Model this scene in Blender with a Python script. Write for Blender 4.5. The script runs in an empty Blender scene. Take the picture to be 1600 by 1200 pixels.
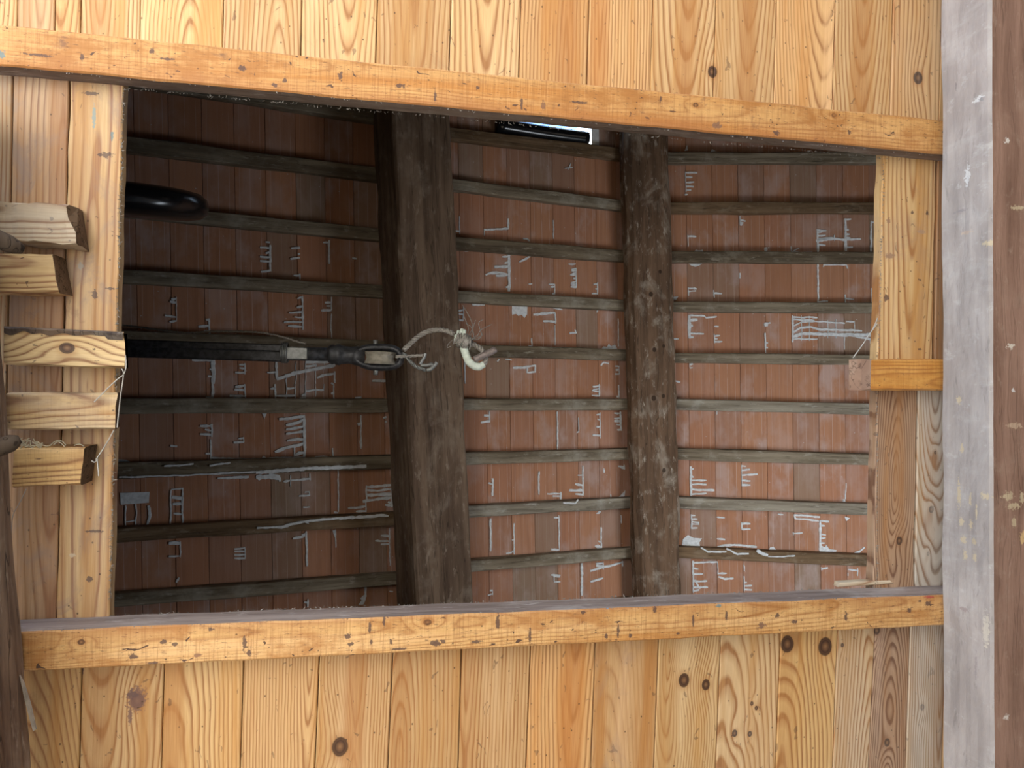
import bpy, bmesh, math, random
from mathutils import Vector, Matrix, noise
random.seed(7)
S = bpy.context.scene
COL = S.collection

# ------------------------------------------------------------------ camera
F = 1110.0                       # focal length in pixels of the 1600x1200 frame
CAM_H = 1.55                     # camera height above the floor
ex = Vector((5920, 110, 1110)).normalized()          # world axes seen in camera axes (right, down, forward)
ey = Vector((-110 / 5920, 1, 0)).normalized()
ez = ex.cross(ey)
cam_d = bpy.data.cameras.new('camera')
cam_d.sensor_width = 36.0
cam_d.lens = F / 1600 * 36
cam_d.clip_start = 0.02
cam = bpy.data.objects.new('camera', cam_d)
COL.objects.link(cam)
cam.matrix_world = Matrix(((ex[0], -ex[1], -ex[2], 0), (ey[0], -ey[1], -ey[2], 0), (ez[0], -ez[1], -ez[2], CAM_H), (0, 0, 0, 1)))
S.camera = cam
CAM = Vector((0, 0, CAM_H))

# ------------------------------------------------------------------ light
S.view_settings.view_transform = 'Standard'
S.view_settings.look = 'None'
S.view_settings.gamma = 1.0
S.view_settings.use_curve_mapping = False
S.view_settings.exposure = -0.14
W = bpy.data.worlds.new('overcast_sky')
S.world = W
W.use_nodes = True
wn = W.node_tree.nodes['Background']
wn.inputs[0].default_value = (0.42, 0.65, 1.0, 1)
wn.inputs[1].default_value = 4.0

def area(name, loc, target, sx, sy, power, col):
    d = bpy.data.lights.new(name, 'AREA')
    d.shape = 'RECTANGLE'; d.size = sx; d.size_y = sy; d.energy = power; d.color = col
    o = bpy.data.objects.new(name, d); COL.objects.link(o)
    o.location = loc
    o.rotation_euler = (Vector(target) - Vector(loc)).to_track_quat('-Z', 'Y').to_euler()
    return o
# daylight through the wide open side of the barn; unseen lamp added for the attic
area('open_barn_side_daylight', (-0.2, -4.2, 1.3), (0.2, 0, 3.1), 5.0, 2.4, 25, (1.0, 0.97, 0.93))
area('added_attic_lamp', (2.60, 0.95, 3.225), (2.2, 0.8, 5.2), 1.1, 1.1, 38, (0.90, 0.95, 1.0))   # unseen lamp added to light the attic, in an invented hatch
sun_d = bpy.data.lights.new('sun', 'SUN'); sun_d.energy = 64.0; sun_d.angle = 0.009; sun_d.color = (1.0, 0.97, 0.92)
sun = bpy.data.objects.new('sun', sun_d); COL.objects.link(sun)
sun.rotation_euler = Vector((0.66, 0.18, -0.80)).to_track_quat('-Z', 'Y').to_euler()   # low sun through the open side onto the floor

# ------------------------------------------------------------------ maths helpers
def ray(px, py):
    r = Vector(((px - 800) / F, (py - 600) / F, 1))
    return Vector((r.dot(ex), r.dot(ey), r.dot(ez)))
def U(px, py, Z):                 # point at height Z above the camera
    d = ray(px, py)
    return CAM + d * (Z / d.z)
def fbm(p, o=3):
    return noise.fractal(p, 1.0, 2.0, o)

def link(o, parent=None, label=None, cat=None, group=None, kind=None):
    COL.objects.link(o)
    if parent is not None:
        o.parent = parent
    if label: o['label'] = label
    if cat: o['category'] = cat
    if group: o['group'] = group
    if kind: o['kind'] = kind
    return o
def empty(name, loc=(0, 0, 0), label=None, cat=None, group=None, kind=None):
    o = bpy.data.objects.new(name, None)
    o.empty_display_size = 0.05
    o.location = loc
    return link(o, None, label, cat, group, kind)
def place(o, M, parent=None):
    if parent is not None:
        M = Matrix.Translation(-Vector(parent.location)) @ M
    o.matrix_basis = M
def mesh_obj(name, verts, faces, mats, parent=None, M=None, smooth=False, fm=None, **kw):
    me = bpy.data.meshes.new(name)
    me.from_pydata([tuple(v) for v in verts], [], faces)
    bm = bmesh.new(); bm.from_mesh(me)
    bmesh.ops.recalc_face_normals(bm, faces=bm.faces[:])
    bm.to_mesh(me); bm.free()
    for m in (mats if isinstance(mats, (list, tuple)) else [mats]):
        me.materials.append(m)
    if smooth:
        me.polygons.foreach_set('use_smooth', [True] * len(me.polygons))
    if fm:
        for p in me.polygons:
            p.material_index = fm(p)
    o = bpy.data.objects.new(name, me)
    link(o, parent, **kw)
    place(o, M if M is not None else Matrix.Identity(4), parent)
    return o

def frame(o, xa, ya, za):
    return Matrix(((xa[0], ya[0], za[0], o[0]), (xa[1], ya[1], za[1], o[1]), (xa[2], ya[2], za[2], o[2]), (0, 0, 0, 1)))

def slab(name, a, b, c, d, t, mat, parent=None, nseg=8, jit=0.0, ejit=0.0, ch=0.002, tdir=(0, 0, 1), seed=0, sag=0.0, flip=False, **kw):
    """board: long axis a->d / b->c, width a->b, thickness t along tdir. Local axes X width, Y length, Z thickness."""
    a, b, c, d = (Vector(v) for v in (a, b, c, d))
    org = (a + b + c + d) / 4
    ya = ((c + d) - (a + b)).normalized()
    za = Vector(tdir).normalized()
    xa = ya.cross(za).normalized()
    za = xa.cross(ya).normalized()
    M = frame(org, xa, ya, za); Mi = M.inverted()
    A, B, C, D = (Mi @ v for v in (a, b, c, d))
    if A.x > B.x:
        A, B, C, D = B, A, D, C
    vs, fs = [], []
    prof = 6
    for i in range(nseg + 1):
        f = i / nseg
        L = A.lerp(D, f); R = B.lerp(C, f)
        if i in (0, nseg) and ejit:
            pass
        def nz(k): return fbm(Vector((seed * 3.1 + k * 7.7, f * (D - A).length * 9, k)), 4)
        L = L + Vector((nz(1) * jit, 0, 0)); R = R + Vector((nz(2) * jit, 0, 0))
        zz = sag * 4 * f * (1 - f)
        e1 = (random.uniform(-1, 1) * ejit) if i in (0, nseg) else 0
        e2 = (random.uniform(-1, 1) * ejit) if i in (0, nseg) else 0
        w = Vector((1, 0, 0))
        c1 = ch * (1 + abs(nz(3)) * jit * 300); c2 = ch * (1 + abs(nz(4)) * jit * 300)
        ring = [L + Vector((0, e1, t)), L + Vector((0, e1, c1)), L + Vector((c1, e1, 0)), R + Vector((-c2, e2, 0)), R + Vector((0, e2, c2)), R + Vector((0, e2, t))]
        vs += [r + Vector((0, 0, zz)) for r in ring]
    for i in range(nseg):
        for k in range(prof):
            k2 = (k + 1) % prof
            fs.append((i * prof + k, i * prof + k2, (i + 1) * prof + k2, (i + 1) * prof + k))
    fs.append(tuple(range(prof))); fs.append(tuple(nseg * prof + k for k in range(prof)))
    return mesh_obj(name, vs, fs, mat, parent, M, **kw)

def timber(name, p0, p1, w, h, up, mats, parent=None, nseg=40, nper=6, rough=0.006, wane=0.01, seed=0, fm=None, freq=4.0, **kw):
    """rough sawn beam from p0 to p1 (axis through the middle of the top face), width w, depth h hanging down from up."""
    p0, p1 = Vector(p0), Vector(p1)
    ya = (p1 - p0).normalized(); za = Vector(up).normalized(); xa = ya.cross(za).normalized(); za = xa.cross(ya).normalized()
    M = frame((p0 + p1) / 2, xa, ya, za)
    L = (p1 - p0).length
    base = []
    def side(x0, z0, x1, z1):
        for k in range(nper):
            f = k / nper
            base.append((x0 + (x1 - x0) * f, z0 + (z1 - z0) * f))
    c = wane
    hw = w / 2
    for q in ((-hw + c, 0, hw - c, 0), (hw - c, 0, hw, -c), (hw, -c, hw, -h + c), (hw, -h + c, hw - c, -h), (hw - c, -h, -hw + c, -h), (-hw + c, -h, -hw, -h + c), (-hw, -h + c, -hw, -c), (-hw, -c, -hw + c, 0)):
        if abs(q[0] - q[2]) <= c * 1.01 and abs(q[1] - q[3]) <= c * 1.01:
            base.append((q[0], q[1]))
        else:
            side(*q)
    n = len(base); vs, fs = [], []
    for i in range(nseg + 1):
        y = -L / 2 + L * i / nseg
        for (x, z) in base:
            q = Vector((x * 14 + seed, y * freq, z * 14 - seed))
            r = Vector((x, 0, z + h / 2)); r = r / max(r.length, 1e-6)
            dn = fbm(q, 4) * rough
            q2 = Vector((x * 60 + seed, y * 5, z * 60))
            dn += fbm(q2, 2) * rough * 0.5
            vs.append(Vector((x, y, z)) + r * dn)
    for i in range(nseg):
        for k in range(n):
            fs.append((i * n + k, i * n + (k + 1) % n, (i + 1) * n + (k + 1) % n, (i + 1) * n + k))
    fs.append(tuple(range(n))); fs.append(tuple(nseg * n + k for k in range(n)))
    return mesh_obj(name, vs, fs, mats, parent, M, fm=fm, **kw)

def catmull(pts, n=8):
    pts = [Vector(p) for p in pts]
    P = [pts[0] * 2 - pts[1]] + pts + [pts[-1] * 2 - pts[-2]]
    out = []
    for i in range(1, len(P) - 2):
        a, b, c, d = P[i - 1], P[i], P[i + 1], P[i + 2]
        for k in range(n):
            t = k / n
            out.append(0.5 * ((2 * b) + (c - a) * t + (2 * a - 5 * b + 4 * c - d) * t * t + (3 * b - a - 3 * c + d) * t ** 3))
    out.append(pts[-1])
    return out
def sweep(path, rad, ns=10, sx=1.0, sy=1.0, vs=None, fs=None, upv=None, closed_caps=True):
    """tube along path, rad number or list; returns verts, faces"""
    vs = [] if vs is None else vs; fs = [] if fs is None else fs
    b0 = len(vs); n = len(path)
    t = (path[1] - path[0]).normalized()
    u = Vector(upv) if upv else (Vector((0, 0, 1)) if abs(t.z) < 0.9 else Vector((1, 0, 0)))
    for i, p in enumerate(path):
        t = (path[min(i + 1, n - 1)] - path[max(i - 1, 0)]).normalized()
        u = (u - t * u.dot(t)).normalized(); v = t.cross(u)
        r = rad[i] if isinstance(rad, (list, tuple)) else rad
        for k in range(ns):
            a = 2 * math.pi * k / ns
            vs.append(p + u * math.cos(a) * r * sx + v * math.sin(a) * r * sy)
    for i in range(n - 1):
        for k in range(ns):
            fs.append((b0 + i * ns + k, b0 + i * ns + (k + 1) % ns, b0 + (i + 1) * ns + (k + 1) % ns, b0 + (i + 1) * ns + k))
    fs.append(tuple(b0 + k for k in range(ns))); fs.append(tuple(b0 + (n - 1) * ns + k for k in range(ns)))
    return vs, fs
def rope(path, r, strands=3, pitch=0.05, vs=None, fs=None):
    """laid rope: strands twisted about the path"""
    vs = [] if vs is None else vs; fs = [] if fs is None else fs
    n = len(path); t = (path[1] - path[0]).normalized()
    u = Vector((0, 0, 1)) if abs(t.z) < 0.9 else Vector((1, 0, 0))
    fr = []; s = 0
    for i, p in enumerate(path):
        t = (path[min(i + 1, n - 1)] - path[max(i - 1, 0)]).normalized()
        u = (u - t * u.dot(t)).normalized(); v = t.cross(u)
        if i: s += (p - path[i - 1]).length
        fr.append((p, u.copy(), v, s))
    for k in range(strands):
        q = []
        for (p, u_, v_, s_) in fr:
            a = 2 * math.pi * (k / strands + s_ / pitch)
            q.append(p + (u_ * math.cos(a) + v_ * math.sin(a)) * r * 0.5)
        sweep(q, r * 0.52, 6, vs=vs, fs=fs)
    return vs, fs
def lathe(prof, M, ns=28):
    """prof list of (radius, axial z); M places it"""
    vs, fs = [], []
    for (r, z) in prof:
        for k in range(ns):
            a = 2 * math.pi * k / ns
            vs.append(M @ Vector((r * math.cos(a), r * math.sin(a), z)))
    for i in range(len(prof) - 1):
        for k in range(ns):
            fs.append((i * ns + k, i * ns + (k + 1) % ns, (i + 1) * ns + (k + 1) % ns, (i + 1) * ns + k))
    fs.append(tuple(range(ns))); fs.append(tuple((len(prof) - 1) * ns + k for k in range(ns)))
    return vs, fs

# ------------------------------------------------------------------ materials
class NT:
    def __init__(self, name):
        self.m = bpy.data.materials.new(name); self.m.use_nodes = True
        self.t = self.m.node_tree; self.n = self.t.nodes; self.l = self.t.links
        self.bsdf = self.n['Principled BSDF']
        self.tc = self.n.new('ShaderNodeTexCoord')
        self.obj = self.tc.outputs['Object']
    def put(self, sock, v):
        if hasattr(v, 'node'): self.l.new(v, sock)
        elif v is not None:
            if isinstance(v, (tuple, list)) and len(v) == 3 and sock.type == 'RGBA': v = (*v, 1)
            sock.default_value = v
    def math(self, op, a, b=None, c=None, clamp=False):
        n = self.n.new('ShaderNodeMath'); n.operation = op; n.use_clamp = clamp
        self.put(n.inputs[0], a)
        if b is not None: self.put(n.inputs[1], b)
        if c is not None: self.put(n.inputs[2], c)
        return n.outputs[0]
    def vmath(self, op, a, b=None):
        n = self.n.new('ShaderNodeVectorMath'); n.operation = op
        self.put(n.inputs[0], a)
        if b is not None: self.put(n.inputs[1], b)
        return n.outputs[0] if op != 'LENGTH' else n.outputs['Value']
    def scale(self, vec, s, off=(0, 0, 0)):
        n = self.n.new('ShaderNodeMapping'); self.put(n.inputs[0], vec)
        n.inputs['Location'].default_value = off; n.inputs['Scale'].default_value = s
        return n.outputs[0]
    def noise(self, vec, scale=1.0, detail=3.0, rough=0.55, dist=0.0):
        n = self.n.new('ShaderNodeTexNoise'); self.put(n.inputs['Vector'], vec)
        n.inputs['Scale'].default_value = scale; n.inputs['Detail'].default_value = detail
        n.inputs['Roughness'].default_value = rough; n.inputs['Distortion'].default_value = dist
        return n.outputs[0]
    def voro(self, vec, scale):
        n = self.n.new('ShaderNodeTexVoronoi'); self.put(n.inputs['Vector'], vec); n.inputs['Scale'].default_value = scale
        return n.outputs['Distance'], n.outputs['Color']
    def ramp(self, fac, stops):
        n = self.n.new('ShaderNodeValToRGB'); self.put(n.inputs[0], fac)
        e = n.color_ramp.elements
        while len(e) < len(stops): e.new(0.5)
        for k, (p, c) in enumerate(stops):
            e[k].position = p
            e[k].color = (c, c, c, 1) if not isinstance(c, (tuple, list)) else (*c, 1)
        return n.outputs[0]
    def mix(self, fac, a, b, mode='MIX'):
        n = self.n.new('ShaderNodeMix'); n.data_type = 'RGBA'; n.blend_type = mode
        self.put(n.inputs[0], fac); self.put(n.inputs[6], a); self.put(n.inputs[7], b)
        return n.outputs[2]
    def step(self, v, lo, hi):        # smooth 0..1 between lo and hi (lo may exceed hi)
        n = self.n.new('ShaderNodeMapRange'); n.interpolation_type = 'SMOOTHSTEP'
        self.put(n.inputs[0], v)
        n.inputs[1].default_value = lo; n.inputs[2].default_value = hi; n.inputs[3].default_value = 0; n.inputs[4].default_value = 1
        return n.outputs[0]
    def sep(self, v):
        n = self.n.new('ShaderNodeSeparateXYZ'); self.put(n.inputs[0], v); return n.outputs
    def out(self, col, rough=0.7, height=None, strength=0.3, dist=0.002, spec=0.3, metal=0.0):
        self.put(self.bsdf.inputs['Base Color'], col); self.put(self.bsdf.inputs['Roughness'], rough)
        self.bsdf.inputs['Specular IOR Level'].default_value = spec
        self.bsdf.inputs['Metallic'].default_value = metal
        if height is not None:
            b = self.n.new('ShaderNodeBump'); b.inputs['Strength'].default_value = strength; b.inputs['Distance'].default_value = dist
            self.put(b.inputs['Height'], height); self.l.new(b.outputs[0], self.bsdf.inputs['Normal'])
        return self.m

def pine(name, light=(0.66, 0.42, 0.19), dark=(0.33, 0.15, 0.05), x0=0.02, z0=0.05, k=0.05, ring=0.0075, warp=0.012, seed=0.0, knots=(), stain=0.3, gray=0.0, heart=0.0, saw=0.0, marks=0.25, contrast=1.25, mottle=1.15, dabs=(), edge=0.0, wear=0.0):
    """sawn softwood: rings of a tilted trunk cut by the board; knots = (x, y, r) in board metres"""
    N = NT(name); p = N.scale(N.obj, (1, 1, 1), (0, 0, 0))
    so = N.scale(N.obj, (1, 1, 1), (seed * 13.7, seed * 7.3, seed * 3.1))
    w1 = N.math('SUBTRACT', N.noise(N.scale(so, (4, 1.6, 4)), 1.0, 2), 0.5)
    w2 = N.math('SUBTRACT', N.noise(N.scale(so, (5, 2.2, 5), (5.2, 1.1, 0)), 1.0, 2), 0.5)
    w3 = N.math('SUBTRACT', N.noise(N.scale(so, (30, 9, 30), (5.2, 1.1, 0)), 1.0, 2), 0.5)
    x, y, z = N.sep(p)
    dx = N.math('ADD', N.math('SUBTRACT', x, x0), N.math('MULTIPLY', w1, warp * 1.5))
    dz = N.math('ADD', N.math('MULTIPLY_ADD', y, k, z0), N.math('MULTIPLY', w2, warp * 1.6))
    r = N.math('SQRT', N.math('ADD', N.math('MULTIPLY', dx, dx), N.math('MULTIPLY', dz, dz)))
    r = N.math('ADD', r, N.math('MULTIPLY', w3, 0.004))
    kmask = None; kcol = None; khalo = None
    for (kx, ky, kr) in knots:
        qx = N.math('SUBTRACT', x, kx); qy = N.math('SUBTRACT', y, ky)
        qx = N.math('ADD', qx, N.math('MULTIPLY', w3, kr * 0.5))
        dk = N.math('SQRT', N.math('ADD', N.math('MULTIPLY', qx, qx), N.math('MULTIPLY', N.math('MULTIPLY', qy, qy), 0.62)))
        dk2 = N.math('SQRT', N.math('ADD', N.math('MULTIPLY', qx, qx), N.math('MULTIPLY', N.math('MULTIPLY', qy, qy), 0.16)))
        e = N.math('DIVIDE', dk2, kr * 2.6)
        inf = N.math('POWER', 2.718, N.math('MULTIPLY', N.math('MULTIPLY', e, e), -1.0))
        r = N.math('ADD', r, N.math('MULTIPLY', inf, min(0.03, kr * 1.6)))
        mk = N.step(dk, kr * 1.08, kr * 0.86)
        hl = N.step(dk, kr * 2.0, kr * 0.9)
        inner = N.ramp(N.math('DIVIDE', dk, kr), [(0.0, (0.27, 0.15, 0.07)), (0.3, (0.17, 0.085, 0.04)), (0.6, (0.06, 0.028, 0.016)), (0.8, (0.10, 0.05, 0.025)), (1.0, (0.03, 0.014, 0.009))])
        kmask = mk if kmask is None else N.math('MAXIMUM', kmask, mk)
        khalo = hl if khalo is None else N.math('MAXIMUM', khalo, hl)
        kcol = inner if kcol is None else N.mix(mk, kcol, inner)
    fr = N.math('FRACT', N.math('DIVIDE', r, ring))
    lines = N.ramp(fr, [(0.0, 0.75), (0.14, 0.12), (0.5, 0.05), (0.80, 0.45), (0.93, 1.0), (1.0, 0.8)])
    big = N.noise(N.scale(so, (9, 1.3, 9), (1, 9, 2)), 1.0, 3)
    lines = N.math('MULTIPLY', lines, N.math('MULTIPLY_ADD', big, 1.7 * contrast, 0.12 * contrast), clamp=True)
    col = N.mix(lines, light, dark)
    # broad colour drift, heartwood band
    hue = N.noise(N.scale(so, (20, 0.9, 20), (4, 4, 4)), 1.0, 4, 0.6)
    col = N.mix(N.math('MULTIPLY', N.step(hue, 0.47, 0.68), 0.75 * mottle, clamp=True), col, (light[0] * 0.80, light[1] * 0.62, light[2] * 0.42))
    col = N.mix(N.math('MULTIPLY', N.step(hue, 0.46, 0.28), 0.60 * mottle, clamp=True), col, (min(1, light[0] * 1.12), light[1] * 1.17, light[2] * 1.35))
    if heart:
        hb = N.step(N.math('ABSOLUTE', N.math('ADD', N.math('SUBTRACT', x, x0), N.math('MULTIPLY', w1, 0.05))), 0.035, 0.012)
        col = N.mix(N.math('MULTIPLY', hb, heart), col, (light[0] * 0.66, light[1] * 0.44, light[2] * 0.27))
    fib = N.noise(N.scale(so, (420, 9, 420)), 1.0, 3, 0.6)
    col = N.mix(0.50, col, N.ramp(fib, [(0.25, 0.25), (0.75, 0.8)]), 'SOFT_LIGHT')
    if khalo is not None:
        col = N.mix(N.math('MULTIPLY', khalo, 0.45), col, (light[0] * 0.62, light[1] * 0.42, light[2] * 0.28))
        col = N.mix(kmask, col, kcol)
    if saw:
        sw = N.noise(N.scale(so, (14, 330, 14)), 1.0, 2, 0.5)
        col = N.mix(N.math('MULTIPLY', N.step(sw, 0.5, 0.68), saw * 0.38), col, (dark[0] * 0.8, dark[1] * 0.8, dark[2] * 0.9))
        col = N.mix(N.math('MULTIPLY', N.step(sw, 0.44, 0.33), saw * 0.22), col, (min(1, light[0] * 1.25), light[1] * 1.3, light[2] * 1.5))
        bl = N.noise(N.scale(so, (16, 9, 16), (7, 3, 0)), 1.0, 5, 0.65)
        col = N.mix(N.math('MULTIPLY', N.step(bl, 0.46, 0.66), saw * 0.8), col, (light[0] * 0.62, light[1] * 0.45, light[2] * 0.30))
        ds = N.noise(N.scale(so, (330, 55, 330), (7, 3, 0)), 1.0, 4, 0.75)
        col = N.mix(N.math('MULTIPLY', N.step(ds, 0.575, 0.66), saw * 0.75), col, (0.10, 0.05, 0.03))
    # grime blotches, worm holes and dark nicks
    st = N.noise(N.scale(so, (18, 12, 18), (2, 8, 5)), 1.0, 5, 0.7, 0.6)
    col = N.mix(N.math('MULTIPLY', N.step(st, 0.60, 0.75), stain), col, (0.20, 0.10, 0.055))
    vd, vc = N.voro(N.scale(so, (1, 0.8, 0.01)), 48.0)
    pick = N.step(N.sep(vc)[0], 0.50, 0.52)
    col = N.mix(N.math('MULTIPLY', N.math('MULTIPLY', N.step(vd, 0.11, 0.06), pick), 0.8), col, (0.07, 0.035, 0.02))
    mk = N.noise(N.scale(so, (60, 34, 60), (9, 1, 3)), 1.0, 2, 0.5, 1.0)
    col = N.mix(N.math('MULTIPLY', N.step(mk, 0.69, 0.72), marks * 2.0), col, (0.09, 0.05, 0.035))
    if edge:                      # handling grime along one long edge
        ed = N.math('ADD', N.math('MULTIPLY', x, (1 if edge > 0 else -1) * 26.0), N.math('MULTIPLY', N.math('SUBTRACT', N.noise(N.scale(so, (9, 5, 9), (6, 6, 1)), 1.0, 5, 0.65), 0.5), 3.2))
        col = N.mix(N.math('MULTIPLY', N.step(ed, 0.0, 1.5), abs(edge)), col, (light[0] * 0.60, light[1] * 0.42, light[2] * 0.36))
    if wear:                      # purplish grey rubbed patches
        wr = N.noise(N.scale(so, (9, 5, 9), (11, 2, 8)), 1.0, 5, 0.7, 0.8)
        col = N.mix(N.math('MULTIPLY', N.step(wr, 0.48, 0.68), wear), col, (0.30, 0.215, 0.175))
    for (cx, cy, rx, ry, dc) in dabs:
        qx = N.math('DIVIDE', N.math('SUBTRACT', x, cx), rx); qy = N.math('DIVIDE', N.math('SUBTRACT', y, cy), ry)
        dd = N.math('SQRT', N.math('ADD', N.math('MULTIPLY', qx, qx), N.math('MULTIPLY', qy, qy)))
        dn = N.math('MULTIPLY', N.math('SUBTRACT', N.noise(N.scale(so, (170, 170, 170)), 1.0, 2), 0.5), 2.2)
        col = N.mix(N.math('MULTIPLY', N.step(N.math('ADD', dd, dn), 1.15, 0.75), 0.85), col, dc)
    if gray:
        gn = N.noise(N.scale(so, (10, 3, 10), (3, 3, 9)), 1.0, 4, 0.6)
        col = N.mix(N.math('MULTIPLY', N.step(gn, 0.25, 0.65), gray), col, N.mix(lines, (0.58, 0.56, 0.52), (0.24, 0.21, 0.19)))
    h = N.math('ADD', N.math('MULTIPLY', lines, -0.5), N.math('MULTIPLY', fib, 0.6))
    return N.out(col, 0.62, h, 0.22, 0.0012, 0.35)

def oldwood(name, base, dark, pale, pale_amt=0.35, seed=0.0, streak=1.0, rough=0.85, knots=(), grain=160, bump=0.5, crack=0.6, ys=1.0, scuffs=()):
    """weathered timber, grain along local Y"""
    N = NT(name)
    so = N.scale(N.obj, (1, ys, 1), (seed * 11.7, seed * 5.3, seed * 3.1))
    wob = N.noise(N.scale(so, (6, 1.6, 6)), 1.0, 2)
    wv = N.vmath('ADD', so, N.vmath('MULTIPLY', wob, (0.05, 0, 0.05)))
    g1 = N.noise(N.scale(wv, (grain, 5, grain)), 1.0, 4, 0.65)
    g2 = N.noise(N.scale(wv, (grain * 0.22, 1.6, grain * 0.22), (3, 1, 7)), 1.0, 4, 0.6)
    blot = N.noise(N.scale(so, (7, 5, 7), (9, 2, 4)), 1.0, 5, 0.65, 0.4)
    col = N.mix(N.step(g2, 0.3, 0.72), dark, base)
    col = N.mix(N.math('MULTIPLY', N.step(g1, 0.42, 0.30), 0.7 * streak), col, (dark[0] * 0.45, dark[1] * 0.45, dark[2] * 0.45))
    col = N.mix(N.math('MULTIPLY', N.step(blot, 0.50, 0.72), pale_amt), col, pale)
    pg = N.noise(N.scale(wv, (grain * 0.35, 11, grain * 0.35), (8, 6, 1)), 1.0, 5, 0.7)
    col = N.mix(N.math('MULTIPLY', N.step(pg, 0.56, 0.72), pale_amt * 1.5, clamp=True), col, pale)
    cr = N.noise(N.scale(wv, (26, 0.9, 26), (1, 5, 3)), 1.0, 2, 0.5)
    crk = N.step(N.math('ABSOLUTE', N.math('SUBTRACT', cr, 0.5)), 0.010, 0.003)
    col = N.mix(N.math('MULTIPLY', crk, crack), col, (dark[0] * 0.25, dark[1] * 0.25, dark[2] * 0.25))
    if knots:
        x, y, z = N.sep(N.obj)
        for (kx, ky, kr) in knots:
            qx = N.math('SUBTRACT', x, kx); qy = N.math('SUBTRACT', y, ky)
            dk = N.math('SQRT', N.math('ADD', N.math('MULTIPLY', qx, qx), N.math('MULTIPLY', N.math('MULTIPLY', qy, qy), 0.7)))
            col = N.mix(N.math('MULTIPLY', N.step(dk, kr * 1.1, kr * 0.8), 0.85), col, (dark[0] * 0.35, dark[1] * 0.33, dark[2] * 0.33))
    if scuffs:
        sx, sy, sz = N.sep(N.obj)
        sn = N.math('MULTIPLY', N.math('SUBTRACT', N.noise(N.scale(N.obj, (160, 160, 160)), 1.0, 3, 0.6), 0.5), 3.0)
        for (ax_, cx, cy, rx, ry, sc) in scuffs:
            qx = N.math('DIVIDE', N.math('SUBTRACT', sx if ax_ == 'x' else sz, cx), rx); qy = N.math('DIVIDE', N.math('SUBTRACT', sy, cy), ry)
            dd = N.math('ADD', N.math('SQRT', N.math('ADD', N.math('MULTIPLY', qx, qx), N.math('MULTIPLY', qy, qy))), sn)
            col = N.mix(N.math('MULTIPLY', N.step(dd, 1.1, 0.6), 0.8), col, sc)
    h = N.math('ADD', N.math('MULTIPLY', g1, 0.7), N.math('SUBTRACT', N.math('MULTIPLY', g2, 0.8), N.math('MULTIPLY', crk, crack)))
    return N.out(col, rough, h, bump, 0.004, 0.2)

def simple(name, col, rough=0.6, metal=0.0, spec=0.4, var=0.25, scale=40, bump=0.1):
    N = NT(name)
    n1 = N.noise(N.obj, scale, 4, 0.6)
    c2 = tuple(c * (1 - var) for c in col)
    cc = N.mix(N.step(n1, 0.35, 0.65), c2, col)
    return N.out(cc, rough, n1, bump, 0.001, spec, metal)

def tile_mat():
    N = NT('terracotta_tile')
    inf = N.n.new('ShaderNodeObjectInfo'); rnd = inf.outputs['Random']
    wn = N.n.new('ShaderNodeTexWhiteNoise'); wn.noise_dimensions = '1D'; N.put(wn.inputs['W'], rnd)
    r2 = wn.outputs['Value']
    cmb = N.n.new('ShaderNodeCombineXYZ'); N.put(cmb.inputs[0], N.math('MULTIPLY', rnd, 31.0)); N.put(cmb.inputs[1], N.math('MULTIPLY', r2, 17.0))
    p = N.vmath('ADD', N.obj, cmb.outputs[0])
    base = N.ramp(rnd, [(0.0, (0.40, 0.19, 0.105)), (0.3, (0.47, 0.235, 0.135)), (0.6, (0.43, 0.205, 0.12)), (0.85, (0.38, 0.21, 0.14)), (1.0, (0.31, 0.215, 0.15))])
    st = N.noise(N.scale(p, (46, 2.2, 1)), 1.0, 4, 0.6)
    col = N.mix(N.math('MULTIPLY', N.step(st, 0.4, 0.7), 0.35), base, (0.27, 0.12, 0.07))
    bloom = N.noise(N.scale(p, (7, 4, 1), (3, 5, 0)), 1.0, 4, 0.6)
    amt = N.math('MULTIPLY', N.step(bloom, 0.44, 0.66), N.math('MULTIPLY_ADD', r2, 0.55, 0.06))
    col = N.mix(amt, col, (0.52, 0.41, 0.38))
    # die lines from the extruded clay
    x, y, z = N.sep(N.obj)
    fr = N.math('FRACT', N.math('MULTIPLY_ADD', x, 1 / 0.0475, 0.5))
    ln = N.step(N.math('ABSOLUTE', N.math('SUBTRACT', fr, 0.5)), 0.040, 0.012)
    brk = N.step(N.noise(N.scale(p, (40, 9, 1), (0, 7, 0)), 1.0, 2), 0.32, 0.52)
    col = N.mix(N.math('MULTIPLY', N.math('MULTIPLY', ln, brk), N.math('MULTIPLY_ADD', r2, 0.6, 0.15)), col, (0.58, 0.46, 0.41))
    vd, vc = N.voro(N.scale(p, (1, 1, 0.01)), 26.0)
    col = N.mix(N.math('MULTIPLY', N.step(vd, 0.075, 0.05), N.step(N.sep(vc)[0], 0.72, 0.74)), col, (0.55, 0.52, 0.50))
    return N.out(col, 0.85, st, 0.15, 0.001, 0.2)

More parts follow.
